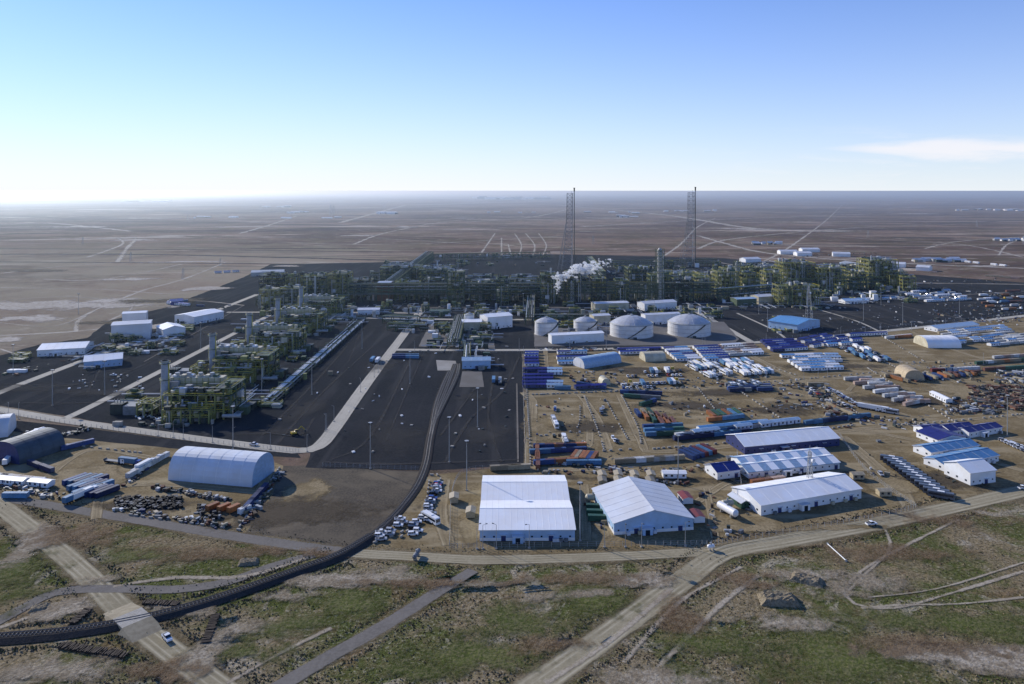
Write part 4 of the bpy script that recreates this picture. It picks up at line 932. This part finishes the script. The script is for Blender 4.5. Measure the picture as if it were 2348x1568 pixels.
for (x,y,a) in [(383,1468,-45),(1998,1205,12),(2345,1122,15),(260,862,0),(582,1022,-10),(2320,700,10)]:
    X,Y=G(x,y); inst('moving_car',CARW,(X,Y,0.3),math.radians(a))
for (x,y) in [(855,828),(1132,875)]:
    X,Y=G(x,y); put('truck',X,Y,math.radians(90)); put('truck',X+5,Y-3,math.radians(90))
row(['c_lblue','c_blue'],(915,822),(945,822),2); row(['c_lblue','c_blue'],(915,818),(945,818),2)
X,Y=G(675,998); inst('excavator',excavator_mesh(),(X,Y,OZ),.6)
X,Y=G(172,1105)
for k in range(3):
    for i in range(5): inst('shipping_container',CONT[R.choice(['c_lblue','c_lblue','c_blue','c_navy'])],(X+k*6.5+i*3.0,Y-k*7-0.4*i,OZ),math.radians(62))
row(['c_white','cab_white','c_orange'],(10,1108),(95,1115),4); row(['c_white','c_pink'],(0,1098),(80,1106),4); row(['truck'],(268,1062),(300,1066),2); row(['truck','c_white'],(320,1080),(368,1055),4); row(['c_white'],(310,1088),(360,1060),4)
row(['6c_orange','6c_white','6c_rust','6c_orange'],(488,1168),(560,1175),4,ang=70); row(['c_blue','c_navy'],(570,1165),(600,1130),3,ang=0); row(['c_white','truck'],(180,1145),(215,1130),3); row(['c_lblue'],(35,1142),(35,1142),1,ang=0)
row(['car','truck'],(20,1060),(90,990),7,skip=.2); row(['c_white','cab_white','truck'],(5,1030),(80,1000),6); row(['c_blue'],(165,1028),(190,1022),2); row(['c_navy'],(80,1070),(105,1080),2)
row(['c_blue','cab_blue'],(392,698),(460,703),5,skip=.2); row(['c_lblue','c_white'],(395,693),(420,692),3); row(['cab_blue'],(500,626),(540,624),3)
for k in range(5): row(['cab_white','c_white','cab_lblue','car'],(2070+k*15,672+k*5),(2170+k*12,668+k*5),8,skip=.3)
for k in range(6): row(['cab_white','c_white','c_rust','c_orange','car','truck'],(2230+k*10,672+k*8),(2348+k*5,668+k*8),8,skip=.3)
row(['cab_lblue','cab_white'],(1940,690),(2050,686),6)
row(['c_white','c_pink','c_tan'],(2140,625),(2348,640),12,skip=.5); row(['cab_white'],(2200,600),(2300,610),6,skip=.4); row(['cab_lblue'],(2320,550),(2348,553),3)

def junk(x0,y0,x1,y1,n,mats,name='stored_material_pile',l=(1,6),h=(.3,1.8),slant=None):
    mb=MB()
    for _ in range(n):
        t=R.random()
        if slant is None: X,Y=G(R.uniform(x0,x1),R.uniform(y0,y1))
        else:
            X,Y=G(x0+(x1-x0)*t,y0+(y1-y0)*t); X+=R.gauss(0,slant);Y+=R.gauss(0,slant)
        m=R.choice(mats)
        if R.random()<.5: mb.obox(X,Y,R.uniform(0,3.1),R.uniform(*l),R.uniform(.6,1.8),0.1,R.uniform(*h)+.1,m)
        elif R.random()<.5:
            a=R.uniform(0,3.1);L=R.uniform(*l);z=R.uniform(.4,1.2); mb.cyl((X-math.cos(a)*L/2,Y-math.sin(a)*L/2,z),(X+math.cos(a)*L/2,Y+math.sin(a)*L/2,z),.25,m,6)
        else: mb.cyl((X,Y,0.1),(X,Y,R.uniform(.5,1.3)),R.uniform(.4,.9),m,8)
    mb.obj(name)
JM=[CM['c_white'],CM['c_grey'],CM['c_tan'],steeld,galv,dark,steeld,wood,wood,CM['c_tan'],CM['c_grey'],CM['c_navy'],rustm]
junk(265,1140,415,1168,300,[tyre,tyre,dark],'tyre_pile',l=(1,2.2),h=(.4,1.6)); junk(450,1160,510,1195,70,[tyre,dark,tyre,CM['c_grey']],'scrap_pile',l=(1,2.5))
junk(260,1168,520,1208,110,JM,slant=.8,l=(1,3)); junk(0,1050,60,1000,80,JM,slant=6,l=(1,4)); junk(60,1010,200,985,50,JM,slant=4,l=(1,4)); junk(350,1118,520,1148,90,JM,slant=.9,l=(1,3)); junk(560,1200,645,1085,70,JM,slant=1.0,l=(1,4)); junk(0,1110,130,1138,60,JM,slant=2,l=(1,4)); junk(285,1115,360,1050,40,JM,slant=1.5,l=(1,4))
junk(2225,885,2348,915,260,[rustm,dark,rustm,CM['c_tan'],wood],'scrap_pile',l=(2,8)); junk(2170,915,2300,950,150,JM); junk(2280,850,2348,880,90,JM,l=(2,8)); junk(2250,915,2348,940,120,[rustm,wood,CM['c_tan']],'scrap_pile',l=(2,8))
junk(1840,880,1950,960,120,JM,slant=4); junk(1890,930,1960,955,60,[CM['c_orange'],rustm,CM['c_tan'],CM['c_white']]); junk(1680,1045,1700,1110,30,JM,slant=2,l=(1,4)); junk(1240,1085,1700,1075,90,JM,slant=2,l=(1,4)); junk(1360,1120,1560,1108,60,JM,slant=2,l=(1,4))
junk(1220,800,1700,806,90,JM,slant=3); junk(1560,1040,1640,1030,50,[rustm,CM['c_grey'],dark]); junk(1360,1150,1380,1215,30,JM,slant=1.5,l=(1,4)); junk(2090,740,2340,735,60,JM,slant=4); junk(2000,655,2348,680,120,JM,slant=14); junk(2130,690,2348,740,160,JM)
junk(600,730,1000,725,60,JM,slant=6); junk(0,860,300,800,40,JM,slant=8); junk(1250,1060,1420,1075,40,JM,slant=2,l=(1,4)); junk(1700,660,2348,640,60,JM,slant=16); junk(440,735,520,700,30,JM,slant=6); junk(1800,590,2000,580,60,[rustm,dark,CM['c_grey']],slant=12)
junk(325,955,380,965,20,[white,concm],slant=1.5); junk(720,705,960,700,60,JM,slant=8); junk(1400,880,1860,880,60,JM,slant=5,l=(1,4)); junk(1500,915,1800,960,50,JM,l=(1,3)); junk(1230,910,1420,1060,50,JM,l=(1,3)); junk(1700,1120,1740,1180,24,JM,l=(1,3)); junk(1600,1130,1700,1230,30,JM,l=(1,3)); junk(1980,1010,2300,1110,40,JM,l=(1,3))
junk(1300,850,1430,880,50,JM,l=(1,5)); junk(1540,860,1760,880,60,JM,l=(1,5)); junk(1780,880,1900,940,60,JM,l=(1,5)); junk(2060,830,2250,880,70,JM,l=(1,5)); junk(1940,955,2130,985,50,JM,l=(1,4))
junk(640,790,1180,1040,60,[concm,white,steeld],'cable_drum_store',l=(1,3),h=(.2,1)); junk(1700,700,2340,760,120,[concm,white,galv],'stored_valves',l=(1,3),h=(.3,1.5))
junk(150,860,330,900,30,[concm,white,galv],'stored_valves',l=(1,3),h=(.3,1.5))

def blocks(pix,step=4.5,name='concrete_block_row',m=None,s=(1.9,.7,.8)):
    C=spline([Vector(G(*p)) for p in pix],step); mb=MB()
    for a,b in zip(C,C[1:]):
        if R.random()<.08: continue
        an=math.atan2((b-a).y,(b-a).x)+R.gauss(0,.06)
        mb.obox(a.x,a.y,an,*s[:2],.1,s[2]+.1,m or concm)
    mb.obj(name)
for p in [[(1208,815),(1208,900),(1214,1000),(1216,1075)],[(1222,905),(1420,898)],[(1340,910),(1370,985),(1385,1035)],[(1385,1035),(1460,1030)],[(1425,908),(1460,975),(1470,1020)],[(1240,1000),(1320,985),(1330,930)],[(1600,890),(1640,940)],[(1240,905),(1600,888)],
          [(1700,880),(1860,868),(2348,822)],[(1880,880),(1970,950),(2050,975),(2348,950)],[(1500,1030),(1700,1012),(1960,975)],[(1760,840),(1830,862)],[(2060,830),(2180,845),(2348,818)],[(990,1090),(1010,1100),(960,1190),(900,1250)],[(640,1075),(590,1150),(545,1215)],
          [(1700,900),(1790,960)],[(1990,845),(2120,925),(2200,975)],[(2020,770),(2120,830)],[(1940,790),(2060,845)],[(860,1245),(960,1195),(985,1100)],[(2130,1000),(2090,960)],[(300,1182),(560,1218)],[(60,1010),(330,1040)],[(2160,940),(2348,925)],[(1390,920),(1440,1010)]]:
    blocks(p)
def fence(pix,name='chain_fence',h=2.2,step=3):
    C=spline([Vector(G(*p)) for p in pix],step); mb=MB()
    for a,b in zip(C,C[1:]):
        mb.box(a.x-.08,a.y-.08,.1,a.x+.08,a.y+.08,h,galv)
        for z in (.6,1.4,h-.05): mb.bar((a.x,a.y,z),(b.x,b.y,z),.05,galv)
    mb.obj(name)
for p in [[(1030,1255),(1055,1090),(1205,1075)],[(1030,1258),(1640,1250)],[(1197,812),(1205,1070)],[(0,950),(420,1008),(690,1038)],[(940,808),(1195,808)],[(740,1070),(960,1078)],[(1640,1250),(2000,1190),(2100,1165)],[(1690,1040),(1700,1115)],[(2348,720),(1700,785)],[(2100,1165),(1990,1085),(1925,1000)]]:
    fence(p)
def mast_mesh(h,big=True):
    mb=MB(); mb.cyl((0,0,0),(0,0,h),.28 if big else .16,galv,8,r1=.13 if big else .08); mb.box(-.5,-.5,0,.5,.5,.4,concm)
    if big:
        mb.cyl((0,0,h-.4),(0,0,h),1.1,galv,10)
        for a in range(6):
            t=a*math.pi/3; mb.obox(1.2*math.cos(t),1.2*math.sin(t),t,.3,.7,h-.7,h-.1,dark)
    else:
        mb.cyl((0,0,h),(1.6,0,h+.3),.07,galv,6); mb.box(1.2,-.2,h+.2,2.0,.2,h+.4,dark)
    return mb.mesh('light_mast')
MH=mast_mesh(25);ML=mast_mesh(10,False)
for x,y in [(1070,1125),(534,1030),(849,1075),(2310,1000),(380,905),(715,905),(240,905),(1095,980),(1555,1110),(120,930),(940,880),(1760,760),(2070,745),(1980,735),(2200,720),(1390,800),(30,860),(1740,720),(460,800),(1330,1240) ,(1030,1060),(180,720),(2020,700),(1500,735),(1200,720),(600,900),(830,800)]:
    X,Y=G(x,y); inst('floodlight_mast',MH,(X,Y,0.1),R.random()*3)
for i in range(60):
    pts=[((1030,1260),(1640,1252)),((700,1040),(925,790)),((0,955),(690,1040)),((1200,815),(1210,1060)),((940,806),(1690,794)),((1700,792),(2348,735)),((1700,880),(2348,830)),((1660,700),(2300,690))]
    (a,b)=pts[i%len(pts)]; t=R.random(); X,Y=G(a[0]+(b[0]-a[0])*t,a[1]+(b[1]-a[1])*t); inst('street_lamp',ML,(X,Y,0.1),R.random()*6)
def vessel(x,y,L,r,ang,m=white):
    X,Y=G(x,y); mb=MB(); mb.cyl((-L/2,0,r+.8),(L/2,0,r+.8),r,m,16); mb.cyl((L/2,0,r+.8),(L/2+r*.5,0,r+.8),r,m,16,r1=r*.4); mb.cyl((-L/2-r*.5,0,r+.8),(-L/2,0,r+.8),r*.4,m,16,r1=r)
    for s in (-.3,.3): mb.box(s*L-.3,-r*.8,0,s*L+.3,r*.8,r*.6,concm)
    mb.cyl((0,0,2*r+.7),(0,0,2*r+1.6),.4,galv,8)
    mb.obj('horizontal_storage_vessel',(X,Y,OZ),ang,smooth=False)
vessel(1668,1180,11,1.7,math.radians(115)); vessel(1360,1152,6,1.6,0.1,cream); vessel(1668,1165,5,1.5,0.3,cream)

def berm(x,y,lx,ly,h,ang):
    X,Y=G(x,y); mb=MB(); n=14
    def hz(u,v):
        e=min(1,min(1-abs(u),1-abs(v))*4); return max(0,e)*h*(0.8+.25*R.random())
    P=[[((i/n*2-1)*lx/2+R.uniform(-.15,.15),(j/n*2-1)*ly/2+R.uniform(-.15,.15),hz(i/n*2-1,j/n*2-1)) for j in range(n+1)] for i in range(n+1)]
    for i in range(n):
        for j in range(n): mb.face([P[i][j],P[i+1][j],P[i+1][j+1],P[i][j+1]],M_mound)
    mb.obj('earth_mound',(X,Y,0.02),ang)
berm(1785,1378,14,8,2.2,-.1); berm(1850,1332,12,6,1.8,-.5); berm(570,1290,8,5,1.2,.2); berm(90,1395,6,5,1.0,.3)
def pile(x0,y0,x1,y1,w,n=26):
    a=Vector(G(x0,y0));b=Vector(G(x1,y1)); an=math.atan2((b-a).y,(b-a).x); mb=MB()
    for i in range(n):
        t=(i+.5)/n; q=a.lerp(b,t)
        for k in range(3): mb.obox(q.x+R.uniform(-.3,.3),q.y+R.uniform(-.3,.3),an+math.pi/2+R.gauss(0,.12),w,.28,.05+k*.28,.3+k*.28,wood)
    mb.obj('sleeper_pile',(0,0,0))
pile(470,1478,495,1412,2.8); pile(165,1432,205,1398,2.8); pile(140,1482,290,1505,3.2,40); pile(330,1382,410,1388,3,26); pile(265,1425,290,1418,1.5,8)
mb=MB(); a=G(1898,1250);b=G(1940,1288); mb.cyl((a[0],a[1],.5),(b[0],b[1],.5),.28,pipew,8); mb.cyl((a[0],a[1],.5),(a[0]+.1,a[1]+.3,.5),.5,pipew,8); mb.cyl((b[0],b[1],.5),(b[0]-.1,b[1]-.3,.5),.5,pipew,8); mb.obj('discarded_pipe')
vessel(955,1280,6,.9,1.4,CM['c_grey']); vessel(1630,1262,2.5,.8,.3,white)

mb=MB()
tm=[paint('dry_tuft',(0.32,0.25,0.15),1.0),paint('green_tuft',(0.085,0.09,0.028),1.0),paint('dark_tuft',(0.09,0.062,0.034),1.0),paint('dark_tuft')]
def tuft(X,Y,s,m):
    h=s*R.uniform(.5,1.1); a=R.random()*6
    p=[(X+s*math.cos(a+k*2.1)*R.uniform(.5,1),Y+s*math.sin(a+k*2.1)*R.uniform(.5,1),0.0) for k in range(3)]; t=(X+R.uniform(-.2,.2)*s,Y+R.uniform(-.2,.2)*s,h)
    for k in range(3): mb.face([p[k],p[(k+1)%3],t],m)
def along(pts,off,n,s):
    C=spline([Vector(G(*p)) for p in pts],6)
    for _ in range(n):
        i=R.randrange(len(C)-1); a=C[i];b=C[i+1];t=(b-a).normalized();nr=Vector((-t.y,t.x)); q=a.lerp(b,R.random())+nr*(R.choice([-1,1])*(off+abs(R.gauss(0,2.2))))
        tuft(q.x,q.y,R.uniform(.2,s),R.choice(tm))
along(A[2:],7.5,2600,.8); along(Cp,7,1800,.8); along(Bp,5.5,1200,.6); along([(0,1466),(270,1434),(540,1362),(780,1275)],6,1800,.8); along(Pp,5,900,.6)
RC=[(spline([Vector(G(*p)) for p in P_],4),r_) for P_,r_ in ((A,6.5),(Cp,6),(Bp,4.5),(Pp,4))]
for _ in range(15000):
    y=1180+400*math.sqrt(R.random()); x=R.uniform(-20,2368)
    if y<1275 and 560<x<2000: continue
    X,Y=G(x,y)
    if mnoise.noise(Vector((X*.03,Y*.03,0)))<R.uniform(-.4,.2): continue
    q=Vector((X,Y))
    if any(min((q-c).length_squared for c in C)<r*r for C,r in RC): continue
    tuft(X,Y,R.uniform(.2,.6),R.choice(tm))
mb.obj('dry_grass')

def settle(x0,x1,y,n,hm=8,w=(8,60)):
    mb=MB()
    for _ in range(n):
        X,Y=G(R.uniform(x0,x1),y+R.uniform(-1.5,1.5)); L=R.uniform(*w);h=R.uniform(3,hm); m=R.choice([white,white,galv,CM['c_tan'],steeld])
        mb.box(X,Y,0,X+L,Y+L*.5,h,m); mb.face([(X-1,Y-1,h),(X+L+1,Y-1,h),(X+L+1,Y+L*.25,h+3),(X-1,Y+L*.25,h+3)],roofg)
    mb.obj('distant_settlement')
for t in [(860,900,490,14,12),(1080,1240,456,30,50,(60,300)),(640,700,488,6,8),(2180,2348,482,14,10),(1480,1640,484,8,10),(600,660,475,8,14),(1400,1470,497,8,8),(2280,2348,552,12,7,(6,20)),(1700,1780,560,8,5,(6,20)),(2090,2200,600,16,6,(6,20)),(1960,2040,612,14,6,(6,20)),(240,360,462,10,30,(50,200)),(1100,1500,488,10,6),(400,800,500,8,6)]:
    settle(*t)

# ------------------------------------------------------------------ steam : many small bright white puffs, thinning downwind
def steam(L,name='steam_plume'):
    d=960; vm=bpy.data.materials.new('steam'); vm.use_nodes=True; nt=vm.node_tree; nt.nodes.clear()
    o=nt.nodes.new('ShaderNodeOutputMaterial'); b=nt.nodes.new('ShaderNodeBsdfDiffuse'); b.inputs[0].default_value=(.95,.95,.95,1)
    tl=nt.nodes.new('ShaderNodeBsdfTranslucent'); tl.inputs[0].default_value=(.95,.95,.95,1)
    ms=nt.nodes.new('ShaderNodeMixShader'); ms.inputs[0].default_value=.5; nt.links.new(b.outputs[0],ms.inputs[1]); nt.links.new(tl.outputs[0],ms.inputs[2])
    tr=nt.nodes.new('ShaderNodeBsdfTransparent'); m2=nt.nodes.new('ShaderNodeMixShader'); m2.inputs[0].default_value=.42
    nt.links.new(tr.outputs[0],m2.inputs[1]); nt.links.new(ms.outputs[0],m2.inputs[2]); nt.links.new(m2.outputs[0],o.inputs[0])
    bm=bmesh.new(); bmesh.ops.create_icosphere(bm,subdivisions=2,radius=1); sv=[v.co.copy() for v in bm.verts]; sf=[[v.index for v in f.verts] for f in bm.faces]; bm.free()
    mb=MB(); mi=mb.mi(vm)
    for (x,y,r,k0) in L:
        X=(x-CX)*d/F; Z=150-(y-HY)*d/F
        for _ in range(k0):
            c=Vector((X+R.gauss(0,r*.7),d+R.gauss(0,r*.6),Z+R.gauss(0,r*.5))); rr=r*R.uniform(.12,.42); n0=len(mb.v)
            for v in sv:
                k=rr*(1+.45*mnoise.noise(v*1.5+c)); mb.v.append(tuple(c+Vector((v.x*1.3,v.y,v.z*.85))*k))
            for f in sf: mb.f.append(tuple(n0+i for i in f)); mb.m.append(mi)
    mb.obj(name,smooth=True)
steam([(1277,672,1.3,12),(1278,665,2.0,14),(1277,658,2.6,14),(1280,650,3.2,16),(1284,642,3.8,16)])
steam([(1268,633,2.6,8),(1280,634,4.0,16),(1293,631,4.6,20),(1306,627,4.8,20),(1318,620,6.2,26),(1330,615,6.6,28),(1343,619,6.6,26),(1356,622,4.5,14),(1354,611,5.4,20),(1368,609,4.6,14),(1380,603,4.4,10),(1393,604,3.6,7),(1404,597,3.0,5)])

# ------------------------------------------------------------------ haze : thin air over the site, thicker haze far out on the plain
def haze(name,y0,y1,top,dens,an,col):
    hz=bpy.data.materials.new(name); hz.use_nodes=True; nt=hz.node_tree; nt.nodes.clear()
    o=nt.nodes.new('ShaderNodeOutputMaterial'); v=nt.nodes.new('ShaderNodeVolumeScatter'); v.inputs['Color'].default_value=(*col,1); v.inputs['Density'].default_value=dens; v.inputs['Anisotropy'].default_value=an
    nt.links.new(v.outputs[0],o.inputs['Volume'])
    mb=MB(); mb.box(-110000,y0,-5,110000,y1,top,hz); mb.obj(name)
haze('haze_air',350,2200,120,1/20000.0,.55,(.65,.84,1))
haze('haze_bank',2200.5,110000,140,1/7800.0,.66,(.74,.88,1))

# ------------------------------------------------------------------ light
el=25.0; azv=Vector((-0.76,0.65)).normalized()
sun=bpy.data.lights.new('sun','SUN'); sun.energy=5.0; sun.angle=math.radians(.5); sun.color=(1,.955,.87)
so=bpy.data.objects.new('sun',sun); COL.objects.link(so)
d=Vector((azv.x*math.cos(math.radians(el)),azv.y*math.cos(math.radians(el)),math.sin(math.radians(el))))
so.rotation_euler=d.to_track_quat('Z','Y').to_euler(); so.location=(0,0,500)
w=bpy.data.worlds.new('World'); scene.world=w; w.use_nodes=True; nt=w.node_tree; nt.nodes.clear()
out=nt.nodes.new('ShaderNodeOutputWorld'); bg=nt.nodes.new('ShaderNodeBackground'); sky=nt.nodes.new('ShaderNodeTexSky')
sky.sky_type='NISHITA'; sky.sun_disc=False; sky.sun_elevation=math.radians(el); sky.sun_rotation=math.atan2(azv.x,azv.y)
sky.altitude=200; sky.air_density=1.0; sky.dust_density=0.1; sky.ozone_density=3.0
bg.inputs['Strength'].default_value=0.10
tc=nt.nodes.new('ShaderNodeTexCoord'); sp=nt.nodes.new('ShaderNodeSeparateXYZ'); nt.links.new(tc.outputs['Generated'],sp.inputs[0])
tint=nt.nodes.new('ShaderNodeVectorMath'); tint.operation='MULTIPLY'; nt.links.new(sky.outputs[0],tint.inputs[0]); tint.inputs[1].default_value=(0.66,1.04,1.75)
hz_=math_(nt,'POWER',2.718,math_(nt,'MULTIPLY',math_(nt,'ABSOLUTE',sp.outputs[2]),-7.6))
lf=mrange(nt,sp.outputs[0],.6,-.4,.76,1.0)
skc=mix(nt,math_(nt,'MULTIPLY',hz_,lf),tint.outputs[0],(9.7,9.9,10.3))
yy=math_(nt,'MAXIMUM',sp.outputs[1],0.05); a_=math_(nt,'DIVIDE',sp.outputs[0],yy); b_=math_(nt,'DIVIDE',sp.outputs[2],yy)
cv=nt.nodes.new('ShaderNodeCombineXYZ'); nt.links.new(math_(nt,'MULTIPLY',a_,7.0),cv.inputs[0]); nt.links.new(math_(nt,'MULTIPLY',b_,55.0),cv.inputs[1])
cn=noise(nt,cv.outputs[0],1.0,6,.6,.4)
wid=mrange(nt,a_,.38,.62,0.001,0.016)
dist=math_(nt,'ABSOLUTE',math_(nt,'SUBTRACT',b_,.057)); rel=math_(nt,'DIVIDE',dist,wid)
val=math_(nt,'ADD',rel,math_(nt,'MULTIPLY',math_(nt,'SUBTRACT',cn,.5),2.2))
cm=math_(nt,'MULTIPLY',mrange(nt,val,1.3,.1),mrange(nt,a_,.40,.52))
veil=math_(nt,'MULTIPLY',math_(nt,'MULTIPLY',mrange(nt,cn,.5,.75),mrange(nt,a_,.15,.5)),math_(nt,'MULTIPLY',mrange(nt,b_,.10,.05),.3))
cm=math_(nt,'MAXIMUM',math_(nt,'MULTIPLY',cm,.7),veil)
c=mix(nt,cm,skc,(10.0,9.6,9.8))
nt.links.new(c,bg.inputs[0]); nt.links.new(bg.outputs[0],out.inputs[0])
scene.view_settings.view_transform='Standard'; scene.view_settings.look='None'; scene.view_settings.exposure=0
cam=bpy.data.cameras.new('camera'); co=bpy.data.objects.new('camera',cam); COL.objects.link(co)
co.location=(0,0,H); co.rotation_euler=(math.radians(90),0,0)
cam.sensor_width=36; cam.lens=36*F/2348; cam.shift_y=-(784-HY)/2348; cam.clip_start=1; cam.clip_end=400000
scene.camera=co
